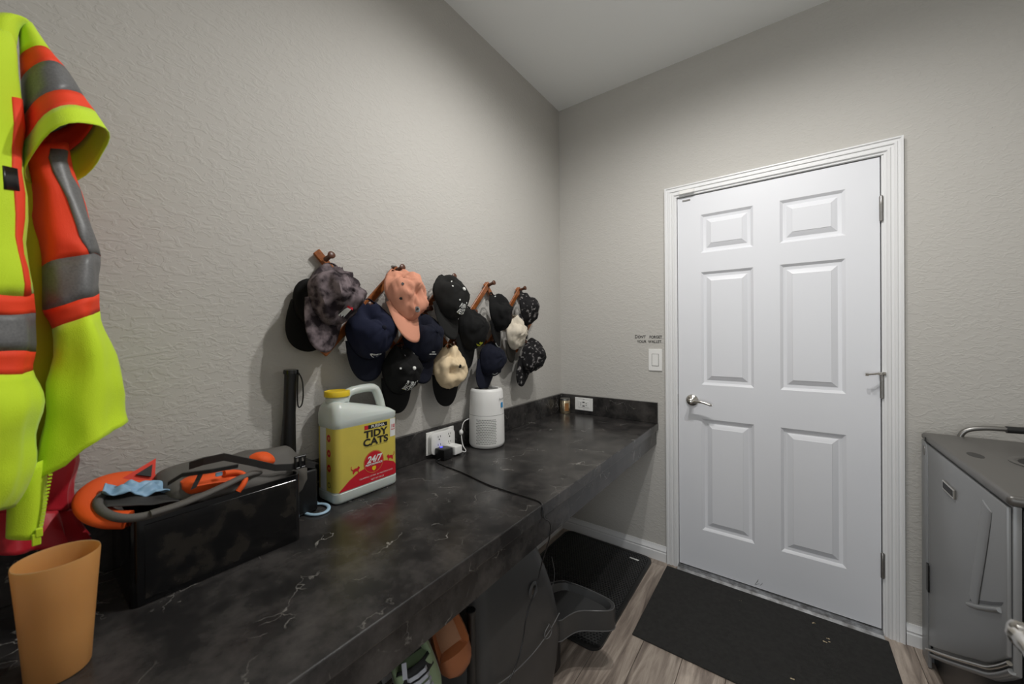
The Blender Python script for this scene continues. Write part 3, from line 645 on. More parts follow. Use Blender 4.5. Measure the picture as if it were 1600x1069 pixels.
line('10', .017, -1.4395, .993, 'red', bold=.0004); line('DAYS', .0065, -1.4395, .982, 'red', bold=.0002)
# side panel icons (near side of the jug)
def js(x, y, o=.0004): return Vector((x, JY0+.0007-o, y))
for k in range(3): MB().rings([[js(.10+r*cos(2*pi*i/20), .99-k*.046+r*1.1*sin(2*pi*i/20), .0006) for i in range(20)] for r in (.004, .0105)]).build('red_icon', 'red', lbl)
MB().rings([[js(.10+r*cos(2*pi*i/20), .846+r*1.1*sin(2*pi*i/20), .0006) for i in range(20)] for r in (.006, .008)]).build('recycle_icon', 'ink', lbl)
MB().add([js(.048, lz0), js(.084, lz0), js(.084, lz1), js(.048, lz1)], [(0, 1, 2, 3)]).build('white_side_panel', 'inkw', lbl)
gp = MB(); sp_ = [(-.007, .009), (0, .011), (.007, .009), (.007, -.002), (0, -.010), (-.007, -.002)]
gp.add([jf(-1.514+a, .868+b*.75, .0014) for a, b in sp_], [list(range(6))]); gp.build('shield_print', 'jugcap', lbl)

# ================================================================== AIR PURIFIER
ac = Vector((.098, -.893, CZ+.001)); AR = .082
ap = thing('air_purifier', 'white cylindrical air purifier on the worktop below the caps', 'purifier', ac)
MB().lathe(ac, [(0, 0), (AR-.014, 0), (AR-.006, .003), (AR, .012), (AR+.001, .02), (AR, .14), (AR-.003, .20), (AR-.006, .255), (AR-.011, .265), (AR-.017, .268), (AR-.02, .264), (0, .262)], 64).build('housing', 'white', ap, smooth=45)
MB().rings([[ac+Vector(((AR+.0004)*cos(2*pi*i/64), (AR+.0004)*sin(2*pi*i/64), z)) for i in range(64)] for z in (.1505, .1515)]).build('seam', 'dots', ap)
vt = MB()
for k in range(6): vt.rings([[ac+Vector((r*cos(2*pi*i/40), r*sin(2*pi*i/40), .2655)) for i in range(40)] for r in (.014+k*.0075, .018+k*.0075)])
vo_ = vt.build('vent', 'dots', ap); vo_['kind'] = 'stuff'; MB().lathe(ac+Vector((0, 0, .263)), [(.011, 0), (.011, .004), (0, .004)], 24).build('control_button', 'gloss', ap)
va = math.atan2(CAM.y-ac.y, CAM.x-ac.x); gr = MB()
for j in range(15):
    for i in range(13):
        a = va-.06+(i-6+(.5 if j % 2 else 0))*.088; z = .026+j*.0076; r = AR+.0012; h = .0024
        c = ac+Vector((r*cos(a), r*sin(a), z)); t = Vector((-sin(a), cos(a), 0))
        gr.add([c+t*(h*cos(k*pi/3))+Vector((0, 0, h*sin(k*pi/3))) for k in range(6)], [(0, 1, 2, 3, 4, 5)])
g_ = gr.build('perforated_grille', 'dots', ap); g_['kind'] = 'stuff'
def ring_patch(a0, a1, z0, z1, off=.001): return [[ac+Vector(((AR-.001+off)*cos(a0+(a1-a0)*i/6), (AR-.001+off)*sin(a0+(a1-a0)*i/6), z)) for i in range(7)] for z in (z0, z1)]
MB().rings(ring_patch(va+.93, va+1.12, .182, .206, .0012), close=False).build('blue_sticker', 'bluesticker', ap)
lv = MB(); lettering(lv, 'levoit', .017, lambda x, y: ac+Vector((AR*cos(va+1.0+x/AR), AR*sin(va+1.0+x/AR), .222+y)), off=(0, 0)); lv.build('maker_print', 'dots', ap)

# ================================================================== OUTLETS, PLUGS AND CORDS
def slots_left(par, y, z, s=1, X=.048):
    for dy in (-.0055, .0055): MB().box((X, y+dy*s-.0011, z-.0035*s), (X+.0007, y+dy*s+.0011, z+.0035*s)).build('socket_slot', 'ink', par)
    MB().lathe((X, y, z-.0105*s), [(.0026*s, 0), (.0026*s, .0008), (0, .0008)], 10, 'x').build('socket_hole', 'ink', par)
o1 = thing('wall_outlet', 'white wall outlet plate in the left backsplash behind the plugs', 'outlet', (.02, -1.115, .80))
MB().box((.02, -1.196, .802), (.026, -1.037, .897), .002).build('cover_plate', 'white', o1)
o2 = thing('outlet_extender', 'white multi-socket outlet extender plugged into the left backsplash plate', 'outlet extender', (.026, -1.12, .80))
MB().prism(rrect(-1.188, -1.052, .803, .893, .022, 5), 0, .0262, .048, .003).build('housing', 'white', o2, smooth=40)
for yy in (-1.145, -1.085):
    for zz in (.876, .842): slots_left(o2, yy, zz, 1.15)
bp_ = thing('black_charger', 'small black plug-in charger with a blue light', 'charger', (.08, -1.145, CZ))
MB().box((.0495, -1.172, CZ+.003), (.105, -1.122, CZ+.045), .003).build('housing', 'black', bp_, smooth=40)
MB().box((.056, -1.150, CZ+.0445), (.064, -1.140, CZ+.0462)).build('indicator_light', 'led', bp_)
wa = tag(MB().box((.0495, -1.112, CZ+.010), (.108, -1.068, CZ+.045), .004, 3).build('white_adapter', 'white', smooth=40), 'small white power adapter beside the black charger', 'charger')
wc = MB(); wc.tube([(.098, -1.072, CZ+.02), (.105, -1.05, CZ+.006), (.085, -1.02, CZ+.004), (.05, -1.005, CZ+.012), (.036, -1.0, CZ+.05), (.034, -.996, CZ+.085), (.036, -.985, CZ+.12), (.05, -.962, CZ+.13)], .0022, 8, smooth=3)
wc.lathe((.034, -.999, CZ+.058), [(0, 0), (.008, .006), (.010, .014), (.008, .022), (0, .028)], 12)
wc.build('power_cord', 'white', ap, smooth=50)
bc = MB(); pts = [(.10, -1.148, CZ+.012), (.07, -1.19, CZ+.003)]
pts = [Vector(q) for q in pts]+[at(a, b, 2, CZ+.0025) for a, b in ((690, 727), (722, 738), (760, 757), (790, 767), (820, 776), (842, 783))]
e0 = at(846, 788, 0, CX+.002); pts += [Vector((CX-.002, e0.y+.01, CZ+.002)), Vector((CX+.0035, e0.y+.008, CZ-.012)), Vector((CX+.0035, e0.y+.006, CZ-.04)), Vector((CX+.002, -1.225, .72)), Vector((CX-.004, -1.225, .66))]
pts += [at(a, b, 0, X) for a, b, X in ((846, 880, .60), (838, 920, .592), (822, 960, .59), (818, 1000, .59), (806, 1045, .592), (780, 1090, .60))]
bc.tube(pts, .0021, 8, smooth=3); bc.build('power_cord', 'black', bp_, smooth=50)
o3 = thing('wall_outlet', 'white outlet plate in the backsplash of the door wall', 'outlet', (.18, -.02, .80))
MB().box((.118, -.0255, .8125), (.241, -.02, .8935), .002).build('cover_plate', 'white', o3)
MB().box((.141, -.0275, .832), (.218, -.0255, .874), .001, 1).build('insert', 'white', o3)
for xx in (.160, .198):
    for dz in (-.006, .006): MB().box((xx-.0045, -.0283, .853+dz-.0013), (xx+.0045, -.0275, .853+dz+.0013)).build('socket_slot', 'ink', o3)
for zz in (.842, .866): MB().box((.172, -.0283, zz-.003), (.187, -.0275, zz+.003)).build('usb_port', 'ink', o3)
for tx, sz_, zz in (('USB', .007, .8835), ('USB', .006, .8225)):
    b_ = MB(); lettering(b_, tx, sz_, lambda x, y: Vector((x, -.026, y)), off=(.18, zz)); b_.build('printed_lettering', 'ink', o3)
cn = thing('candle_tin', 'small gold metal tin with dark lid in the worktop corner', 'tin', (.062, -.058, CZ))
MB().lathe((.062, -.058, CZ+.001), [(0, 0), (.033, 0), (.034, .003), (.034, .084), (.033, .086), (0, .086)], 36).build('body', 'tin', cn, smooth=40)
MB().lathe((.062, -.058, CZ+.087), [(.0345, 0), (.0345, .010), (.032, .012), (0, .012)], 36).build('lid', 'steel', cn, smooth=40)
MB().rings([[Vector((.062+.0344*cos(a), -.058+.0344*sin(a), z)) for a in [-1.15+i*.12 for i in range(8)]] for z in (CZ+.02, CZ+.07)], close=False).build('paper_label', 'amber', cn)
sw = thing('light_switch', 'white rocker light switch beside the door casing', 'light switch', (.622, 0, 1.15))
MB().box((.584, -.006, 1.089), (.660, 0, 1.214), .002).build('cover_plate', 'white', sw); MB().box((.605, -.009, 1.118), (.640, -.006, 1.185), .001, 1).build('rocker', 'white', sw)
MB().box((.603, -.0062, 1.116), (.642, -.0058, 1.187)).build('rocker_gap', 'dots', sw)
wt = MB()
def wf(x, y): return Vector((x, -.0008, y))
lettering(wt, 'D', .0285, wf, 'LEFT', off=(.503, 1.2855), squash=.85, bold=.0005); lettering(wt, "ON'T", .0225, wf, 'LEFT', off=(.522, 1.284), squash=.85, bold=.0005); lettering(wt, 'FORGET', .0225, wf, 'RIGHT', off=(.660, 1.283), squash=.85, bold=.0005)
lettering(wt, 'YOUR  WALLET.', .0225, wf, 'RIGHT', off=(.660, 1.2565), squash=.87, bold=.0005)
tag(wt.build('wall_lettering', 'ink'), 'small black wall lettering reading dont forget your wallet', 'lettering')

# ================================================================== ACCORDION HAT RACK
rk = thing('accordion_hat_rack', 'orange-brown wooden accordion peg rack hung with caps on the left wall', 'hat rack', (.02, -1.08, 1.2))
JY = [-1.613+.273*i for i in range(5)]; ZT, ZM, ZB = 1.553, 1.405, 1.257; hstep = .1365
def bar(y0, z0, y1, z1, X, o0=.014, o1=.014):
    d = Vector((0, y1-y0, z1-z0)); L = d.length; d.normalize(); a = math.atan2(d.z, d.y)
    mtx = Matrix.Translation((X, (y0+y1)/2, (z0+z1)/2)) @ Matrix.Rotation(a, 4, 'X')
    MB().box((-.005, -L/2-o0, -.013), (.005, L/2+o1, .013), .002, 1, mtx).build('slat', 'wood', rk)
for i in range(5):
    y = JY[i]
    bar(y, ZT, y+2*hstep, ZB, .0165, .034 if i == 0 else .014) if i < 4 else bar(y, ZT, y+hstep, ZM, .0165)
    bar(y, ZT, y-2*hstep, ZB, .028) if i > 0 else None
bar(JY[4], ZB, JY[4]+hstep, ZM, .028, .06)
for (y, z) in [(y, ZT) for y in JY]+[(y+hstep, ZM) for y in JY[:4]]+[(y, ZB) for y in JY[1:]]:
    d = Vector((.036, 0, .010)); p = Vector((.033, y, z))
    MB().tube([p, p+d*.45, p+d*.8, p+d*.86, p+d*1.05, p+d*1.12], [.0085, .0075, .0075, .011, .012, .008], 12).build('peg', 'dwood', rk, smooth=40)
MB().lathe((.0215, JY[1]-.012, ZT+.014), [(0, .0), (.006, 0), (.006, .006), (.003, .012), (.003, .02), (0, .02)], 10, 'x').build('screw', 'steel', rk)

# ================================================================== CAPS
class Cap:
    def __init__(s, name, label, O, u, f, crown, brim=None, scale=1, amp=.004, seed=0, dents=(), Lb=.078, hh=.092, wide=1, under=None, curve=2.6, droop=.010, btn=None, bspan=68, stretch=1):
        s.O = Vector(O); s.u = Vector(u).normalized(); f = Vector(f); s.f = (f-s.u*f.dot(s.u)).normalized(); s.r = s.f.cross(s.u)
        s.k = scale; s.hh = hh; s.amp = amp; s.seed = seed; s.dents = tuple(dents)+((2.75+.25*sin(seed*3), .45, .034, .026),); s.wide = wide; s.st = stretch
        s.root = thing(name, label, 'cap', s.O, 'caps on the accordion rack')
        n, m = 54, 18; vs_ = []; fs = []
        for j in range(m):
            for i in range(n): vs_.append(s.P(2*pi*i/n, j/m))
        vs_.append(s.P(0, 1)); top = len(vs_)-1
        for j in range(m-1):
            for i in range(n):
                th = (i+.5)/n*360
                if abs(th-180) < 27*math.sqrt(max(0, 1-(max(0, j-1)/5)**2)) and 1 <= j < 6: continue
                fs.append((j*n+i, j*n+(i+1) % n, (j+1)*n+(i+1) % n, (j+1)*n+i))
        for i in range(n): fs.append(((m-1)*n+i, (m-1)*n+(i+1) % n, top))
        MB().add(vs_, fs).build('crown', crown, s.root, smooth=70, solid=.0016)
        # visor
        bm_ = brim or crown; N, Q = 24, 8; rg = []
        for q in range(Q+1):
            v = q/Q; ring = []
            for i in range(N+1):
                t = -1+2*i/N; th = radians(bspan)*t; b = s.P(th, 0.0, raw=True); a = s.k
                L = Lb*a*(1-abs(t)**2.8)**.55 if abs(t) < 1 else 0
                xx = b[0]; yy = b[1]+L*v; xo = xx*(1+.06*v*(1-abs(t)))
                zz = -curve*xo*xo*(.25+.75*v)/a*(1 if v > 0 else .25)*1.0 - droop*a*v*v*(1-abs(t)**2) + .004*a
                ring.append(s.W(xo, yy, zz))
            rg.append(ring)
        vo = MB().rings(rg, close=False).build('visor', bm_, s.root, smooth=60, solid=.0035)
        if under:
            MB().rings([[p-s.u*.0028 for p in r] for r in rg], close=False).build('visor_underside', under, s.root, smooth=60)
        if btn: 
            c = s.P(0, 1); nrm = s.u; a1 = s.r; a2 = s.f; R = .0075*s.k
            MB().rings([[c+a1*(R*x*cos(t))+a2*(R*x*sin(t))+nrm*h for t in [2*pi*i/14 for i in range(14)]] for x, h in ((1, -.002), (1, .002), (.7, .0042), (.05, .005))], cap1=True).build('button', btn, s.root, smooth=60)
        # back strap
        st = MB().rings([[s.P(radians(180+d), z, off=.0006) for d in range(-32, 33, 4)] for z in (0.0, .055)], close=False); st.build('strap', brim if brim else crown, s.root, smooth=60, solid=.002)
    def W(s, x, y, z): return s.O + s.r*x + s.f*y + s.u*z
    def P(s, th, h, off=0, raw=False):
        a = s.k; ph = h*pi/2; rad = cos(ph)**(.72+.55*max(0, cos(th))) if h < 1 else 0
        bx, by = .080*s.wide*a, (.098 if cos(th) > 0 else .090)*a*s.st
        fs_ = 1+.10*max(0, cos(th))*sin(ph*2)*.5
        x = bx*rad*sin(th); y = by*rad*cos(th)*fs_; z = s.hh*a*sin(ph)**.9
        if y < 0:
            g = min(1, -y/(.09*a)); x *= 1-.42*g**1.3; z *= 1-.25*g; y *= 1.12
        if raw: return (x, y, z)
        # seams
        dth = min(abs((th-k*pi/3+pi) % (2*pi)-pi) for k in range(6))
        gro = .0016*math.exp(-((dth*rad*bx)/.0035)**2)
        nv = (abs(noise.noise(Vector((x*1.3, y*.7, z))*26/a+Vector((s.seed*5.1, 2, s.seed))))-.22)*-s.amp*1.6 + noise.noise(Vector((x, y, z))*20/a+Vector((s.seed*7.3, s.seed, 0)))*s.amp + noise.noise(Vector((x, y, z))*60/a+Vector((s.seed, 3, 1)))*s.amp*.35
        nv *= min(1, h*4+.15)
        L = Vector((x/bx**1, y/by, z/(s.hh*a)*.9)); L = L.normalized() if L.length > 0 else Vector((0, 0, 1))
        d = nv-gro+off
        for (t0, h0, wr, dep) in s.dents:
            q = s_pt(t0, h0, s); dist = (Vector((x, y, z))-q).length
            d -= dep*a*math.exp(-(dist/(wr*a))**2)
        return s.W(x+L.x*d, y+L.y*d, z+L.z*d)
    def patch2(s, pts, th0, h0, name, m, faces=None, off=.0028):
        """2D print points (metres, x to the viewer's right) wrapped on the crown"""
        R = .085*s.k
        s_ = MB(); s_.add([s.P(radians(th0)-x/R, min(.98, max(0.01, h0+y/(.155*s.k))), off) for x, y in pts], faces or [list(range(len(pts)))]); s_.build(name, m, s.root, solid=.0006)
    def text(s, body, size, th0, h0, m, name='stitched_lettering', bold=.0006, squash=1, shear=0, off=.003):
        R = .085*s.k; mb = MB()
        lettering(mb, body, size, lambda x, y: s.P(radians(th0)-x/R, min(.98, max(.01, h0+y/(.155*s.k))), off), bold=bold, squash=squash, shear=shear); mb.build(name, m, s.root)
    def eyelets(s, m):
        for k in range(6):
            for t in (radians(30+60*k),):
                c = s.P(t, .60, .0022); a1 = s.P(t+.04, .60, .0022)-c; a2 = s.P(t, .63, .0022)-c
                a1 = a1.normalized()*.0036; a2 = a2.normalized()*.0036
                MB().add([c+a1*cos(q)+a2*sin(q) for q in [2*pi*i/10 for i in range(10)]], [list(range(10))]).build('eyelet', m, s.root)
def s_pt(th, h, s):
    a = s.k; ph = h*pi/2; rad = cos(ph)**.72 if h < 1 else 0
    return Vector((.080*s.wide*a*rad*sin(th), .094*a*s.st*rad*cos(th), s.hh*a*sin(ph)**.9))
c = Cap('baseball_cap', 'grey tie-dye cap with a ghost patch, leftmost on the rack', (0.087, -1.634, 1.435), (0.91, 0.39, 0.12), (0.21, -0.20, -0.96), 'c_tie', amp=0.0153, seed=1, btn='c_tie', scale=1.05)
gh = [(-.011, -.014), (-.011, .006), (-.006, .013), (.006, .013), (.011, .006), (.011, -.014), (.006, -.008), (.003, -.016), (-.002, -.008), (-.006, -.016)]
c.patch2([(x*1.35, y*1.35) for x, y in gh], -4, .46, 'ghost_patch', 'inkw'); c.patch2([(-.017, .0175), (.019, .0175), (.019, .024), (-.017, .024)], -4, .46, 'red_patch_bar', 'red', off=.0035)
c.patch2([(-.0075, .001), (-.0035, .001), (-.0035, .008), (-.0075, .008)], -4, .46, 'ghost_eye', 'ink', None, .004)
c.patch2([(.0025, .001), (.0065, .001), (.0065, .008), (.0025, .008)], -4, .46, 'ghost_eye', 'ink', None, .004)
c = Cap('baseball_cap', 'black cap whose visor shows behind the grey tie-dye cap', (0.036, -1.632, 1.425), (0.97, -0.1, 0.1), (0.03, -0.36, -0.92), 'c_black', amp=0.0051, seed=2, scale=1.0, hh=.03)
c = Cap('baseball_cap', 'navy blue cap with a white oval badge above its visor', (0.071, -1.490, 1.328), (1.00, 0.02, 0.04), (0.04, 0.02, -1.00), 'c_navy', amp=0.0068, seed=3, btn='c_navy2', dents=((2.6, .55, .035, .03),), brim='c_navy2', scale=1.03)
ov = [(.027*cos(2*pi*i/20), .0075*sin(2*pi*i/20)) for i in range(20)]
c.patch2(ov, 4, .30, 'oval_badge', 'inkw'); c.patch2([(x*.72, y*.55) for x, y in ov], 4, .30, 'badge_centre', 'c_navy', off=.004)
c = Cap('baseball_cap', 'salmon pink cap with a small dark crest', (0.100, -1.376, 1.450), (0.86, 0.28, 0.42), (0.42, 0.0, -0.90), 'c_pink', amp=0.0153, seed=4, dents=((.2, .72, .04, .022),), scale=1.06)
c.patch2([(.010*cos(2*pi*i/8+.4), .012*sin(2*pi*i/8+.4)) for i in range(8)], 2, .34, 'crest', 'steel'); c.patch2([(-.004, -.006), (.004, -.006), (.005, .006), (-.004, .006)], 2, .34, 'crest_detail', 'ink', off=.0036)
for k, (t, h) in enumerate(((125, .55), (112, .45), (85, .45), (60, .25), (-40, .24))): c.patch2([(.0045*cos(2*pi*i/5+k)*(1+.5*(i % 2)), .006*sin(2*pi*i/5+k)) for i in range(5)], t, h, 'small_print', 'ink')
c = Cap('baseball_cap', 'dark navy cap tucked behind the salmon pink cap', (0.070, -1.266, 1.299), (0.97, 0.08, 0.22), (0.22, -0.06, -0.97), 'c_navy2', amp=0.0051, seed=5, btn='c_navy2', dents=((2.7, .5, .035, .03),), scale=1.05)
for x0, x1, hh_ in ((-.012, .012, .45), (-.024, -.006, .39), (-.003, .024, .39)): c.patch2([(x0, -.0018), (x1, -.0018), (x1, .0018), (x0, .0018)], -2, hh_, 'white_stitch', 'inkw')
def nyra(c, th, h):
    c.text('NYRA', .027, th, h+.07, 'inkw', shear=.15); c.text('BETZ', .027, th, h-.07, 'inkw', shear=.15)
    c.patch2([(-.02, -.0215), (.026, -.0215), (.024, -.0185), (-.018, -.0185)], th, h, 'yellow_stitch', 'inky')
c = Cap('baseball_cap', 'black cap with white racing lettering, highest of the black caps', (0.090, -1.142, 1.460), (0.92, 0.21, 0.33), (0.35, -0.14, -0.92), 'c_black2', amp=0.0051, seed=6, btn='inkw', scale=1.05)
nyra(c, -6, .44); c.eyelets('inkw')
c = Cap('baseball_cap', 'black cap with white racing lettering, hanging lowest next to the litter jug', (0.069, -1.361, 1.182), (1.00, 0.05, 0.05), (0.05, -0.07, -1.00), 'c_black', amp=0.0068, seed=7, btn='inkw', scale=0.94)
nyra(c, 4, .48); c.eyelets('inkw')
c = Cap('baseball_cap', 'cream cap with black button and black visor', (0.068, -1.113, 1.172), (0.99, -0.08, 0.05), (0.05, -0.07, -1.00), 'c_cream', 'c_black', amp=0.0102, seed=8, btn='c_black', dents=((.9, .75, .030, .028), (-2.4, .6, .04, .02)), scale=0.96)
c = Cap('baseball_cap', 'black cap with a yellow swoosh mark on its front', (0.072, -0.992, 1.335), (0.97, 0.21, 0.11), (0.14, -0.13, -0.98), 'c_black', amp=0.0068, seed=9, scale=1.02)
c.patch2([(-.030, .000), (-.012, -.006), (.010, -.004), (.030, .012), (.022, .014), (.006, .002), (-.010, .002)], -2, .38, 'yellow_mark', 'inky'); c.patch2([(-.012, .008), (.008, .006), (.020, .016), (.006, .014), (-.010, .016)], -2, .38, 'yellow_mark', 'inky')
c = Cap('baseball_cap', 'plain black cap seen from the side with a white piped visor', (0.080, -0.810, 1.414), (0.90, 0.38, 0.16), (0.12, 0.13, -0.98), 'c_black', amp=0.0085, seed=10, scale=0.98)
tp = MB(); q = c.P(radians(150), .25, .004); tp.box(q-Vector((.001, .006, .03)), q+Vector((.001, .006, .0))); tp.build('white_tag', 'inkw', c.root)
rgp = [c.W(.080*sin(radians(64)*t)*1.0, .098*.98*cos(radians(64)*t)+.076*(max(0, 1-abs(t)**2.8))**.55, -2.6*(.08*sin(radians(64)*t))**2-.012*(1-t*t)+.006) for t in [-.55+i*1.1/24 for i in range(25)]]
MB().tube(rgp, .0022, 6).build('visor_piping', 'inkw', c.root, smooth=60)
c = Cap('baseball_cap', 'dark navy cap just above the air purifier', (0.070, -0.842, 1.188), (0.95, 0.10, 0.12), (0.10, -0.48, -0.86), 'c_navy2', amp=0.0068, seed=11, scale=0.92)
c.patch2([(-.02, -.004), (0, -.002), (.022, .006), (.021, .008), (0, .001), (-.02, -.002)], -16, .30, 'white_stitch', 'inkw')
c = Cap('baseball_cap', 'ivory cap between the plain black and floral caps', (0.070, -0.656, 1.318), (0.97, 0.25, 0.02), (-0.01, 0.11, -0.99), 'c_white', 'c_olive', amp=0.0119, seed=12, dents=((.6, .7, .035, .02),), scale=0.92)
for x0, x1, y0 in ((-.022, -.012, 0), (-.009, .003, .002), (.006, .018, -.001)): c.patch2([(x0, y0-.005), (x1, y0-.003), (x1, y0+.005), ((x0+x1)/2, y0), (x0, y0+.006)], -4, .30, 'dark_stitch', 'ink')
c = Cap('baseball_cap', 'black floral print cap, highest at the right end of the rack', (0.074, -0.551, 1.448), (0.92, 0.36, 0.15), (0.15, 0.02, -0.99), 'c_floral', amp=0.0085, seed=13, scale=0.96)
c = Cap('baseball_cap', 'black floral print cap with dark visor, lowest at the right end', (0.066, -0.490, 1.189), (0.96, 0.12, -0.04), (0.0, -0.45, -0.90), 'c_floral', amp=0.0085, seed=14, under='c_olive', scale=1.04)


# ================================================================== UNDER THE WORKTOP
lt = thing('litter_box', 'dark grey plastic hooded litter box under the worktop', 'litter box', (.3, -1.25, 0))
def lring(z, x0, x1, y0, y1, r): return [Vector((x, y, z)) for x, y in rrect(x0, x1, y0, y1, r, 8)]
lr = [lring(.0, .10, .535, -1.40, -1.03, .07), lring(.02, .09, .55, -1.42, -1.02, .08), lring(.12, .085, .56, -1.44, -1.0, .08), lring(.22, .08, .565, -1.47, -.99, .08), lring(.30, .08, .565, -1.485, -1.005, .08), lring(.38, .085, .562, -1.49, -1.03, .08), lring(.46, .09, .555, -1.49, -1.06, .08), lring(.54, .10, .54, -1.48, -1.09, .08), lring(.60, .12, .515, -1.46, -1.11, .07), lring(.625, .16, .47, -1.42, -1.15, .06)]
MB().rings(lr, cap0=True, cap1=True).build('hood', 'litter', lt, smooth=60)
def L3(px, py, X=.566): return at(px, py, 0, X)
MB().tube([L3(874, 958, .572), L3(860, 985, .572), L3(835, 1020, .574), L3(800, 1055, .574), L3(770, 1075, .574)], .0018, 8, smooth=3).build('seam_bead', 'litter_edge_highlight', lt, smooth=60)
MB().tube([L3(858, 975, .574), L3(863, 985, .574), L3(859, 996, .574), L3(852, 1000, .574), L3(850, 990, .574), L3(858, 976, .574)], .0016, 8, smooth=2).build('latch_loop', 'litter_edge_highlight', lt, smooth=60)
q = L3(833, 922, .556)
MB().lathe(q, [(.014, 0), (.016, .004), (.019, .006), (.024, .003), (.026, .0)], 24, 'x').build('filter_ring', 'litter', lt, smooth=50)
MB().lathe(q+Vector((-.001, 0, 0)), [(.0145, 0), (.0145, .003), (0, .003)], 24, 'x').build('vent_hole', 'gloss', lt)
MB().tube([L3(862, 870, .50), L3(868, 900, .50), L3(860, 925, .52), L3(856, 930, .53)], .0016, 8, smooth=2).build('hood_bead', 'litter_edge_highlight', lt, smooth=60)
# entry step: a shallow tray reaching out past the box
TZ = .245; tip = [at(a, b, 2, TZ) for a, b in ((868, 903), (905, 914), (945, 932), (959, 941), (962, 950), (955, 955), (930, 955), (905, 954), (888, 962), (872, 974))]
inn = []
cx_ = sum((p for p in tip), Vector())/len(tip)
def smooth_loop(P, k=2):
    for _ in range(k):
        q = []
        for i in range(len(P)): a, b = P[i], P[(i+1) % len(P)]; q += [a*.75+b*.25, a*.25+b*.75]
        P = q
    return P
out = tip + [Vector((.44, -1.06, TZ)), Vector((.36, -1.06, TZ))]; out = smooth_loop(out)
cc_ = sum(out, Vector())/len(out)
inn = [cc_+(p-cc_)*.90 for p in out]
def Z(P, z): return [Vector((p.x, p.y, z)) for p in P]
MB().rings([Z([cc_+(p-cc_)*.97 for p in out], .165), Z(out, .17), Z(out, TZ), Z(inn, TZ), Z([cc_+(p-cc_)*.80 for p in out], .222)], cap0=True, cap1=True).build('step_tray', 'litter', lt, smooth=35)
MB().tube([p for p in Z([cc_+(p-cc_)*.985 for p in out], TZ)]+[Z([cc_+(out[0]-cc_)*.985], TZ)[0]], .002, 6).build('tray_rim_highlight', 'litter_edge_highlight', lt, smooth=60)  # paler tube paints the highlight along the tray rim
MB().tube([p for p in Z(out, .168)]+[Z([out[0]], .168)[0]], .002, 6).build('tray_lower_rim_highlight', 'litter_edge_highlight', lt, smooth=60)  # same painted highlight along the lower edge
MB().prism(rrect(.20, .52, -1.03, -.93, .04, 4), 2, .012, .168).build('step_base_shadow', 'black', lt, smooth=40)  # support block, black to paint in the shadow under the tray

# shoe rack with shoes on tilted tiers
sr = thing('shoe_rack', 'black metal shoe rack under the near part of the worktop', 'shoe rack', (.35, -1.8, 0))
for (x, y, h) in ((.545, -1.493, .565), (.10, -1.493, .62), (.545, -2.25, .565), (.10, -2.25, .62)):
    MB().lathe((x, y, 0), [(0, 0), (.012, 0), (.012, h-.012), (.0135, h-.010), (.0135, h-.002), (.011, h), (0, h)], 16).build('post', 'black', sr, smooth=40)
for (z0, z1) in ((.33, .50), (.07, .24)):
    for k in range(5):
        t = k/4; MB().tube([(.12+.42*t, -1.493, z1+(z0-z1)*t), (.12+.42*t, -2.25, z1+(z0-z1)*t)], .005, 8).build('tier_rod', 'black', sr, smooth=40)
def shoe(name, label, tipw, f, u, L, W, upper, sole, opening=(.36, .95), H_=.06, group='shoes on the rack'):
    f = Vector(f).normalized(); u = Vector(u); u = (u-f*u.dot(f)).normalized(); r = f.cross(u); tipw = Vector(tipw); t = thing(name, label, 'shoe', tipw-f*L, group)
    def hw(s): return W/2*(max(0, 1-(1-min(1, s/.22))**2.2)**.5)*(1-.18*math.exp(-((s-.62)/.16)**2))*(1 if s < .86 else max(.05, 1-((s-.86)/.14)**2.4)**.5 if s < 1 else .05)
    N = 22; n = 20; rg = []; so = []
    for i in range(N+1):
        s = i/N; s2 = .004+s*.992; w = hw(s2)+.002; c = tipw-f*(L*s2)
        h = H_*(.42+.58*min(1, s2/.45))*(1 if s2 < .9 else 1.1)*(max(.1, 1-(1-min(1, s2/.12))**2)**.5)
        op = opening[0] < s2 < opening[1]; ring = []
        for j in range(n+1):
            a = pi*j/n; x = w*(-cos(a)); z = h*sin(a)**.75
            if op:   # open mouth: wall rises, rim, then drops to the insole
                k = abs(j-n/2)/(n/2)
                z = h*min(1, (1-k)*3.2) if k > .62 else .014; x = w*(-1 if j < n/2 else 1)*(k if k < .62 else min(1, .82+.18*(k-.62)/.2)) if k > .62 or True else x
            ring.append(c+r*x+u*(z+.010))
        rg.append(ring)
        so.append([c+r*(w+.002)*sx+u*z for sx, z in ((-1, 0), (-1, .011), (1, .011), (1, 0))])
    MB().rings(rg, close=False).build('upper', upper, t, smooth=60, solid=.002); MB().rings(so, cap0=True, cap1=True).build('sole', sole, t, smooth=40)
    isl = MB(); isl.rings([[tipw-f*(L*s2)+r*((hw(s2)*.72)*sx)+u*.026 for sx in (-1, -.5, 0, .5, 1)] for s2 in [opening[0]+(opening[1]-opening[0])*i/10 for i in range(11)]], close=False); isl.build('insole', 'insole' if upper == 'loafer' else 'black', t, smooth=60)
    return t, f, u, r, hw
shoe('loafer', 'tan leather slip-on shoe next to the black rack post', A3(718, 1050, .54), (.42, .10, -.90), (.80, -.45, .40), .27, .090, 'loafer', 'insole', (.25, .96), .058)
t, f, u, r, hw = shoe('sneaker', 'black and pale green sneaker beside the tan slip-on shoe', A3(668, 1108, .54), (.42, .08, -.90), (.80, -.45, .40), .285, .095, 'sneakg', 'sneakw', (.42, .96), .062)
tp_ = A3(668, 1108, .54)
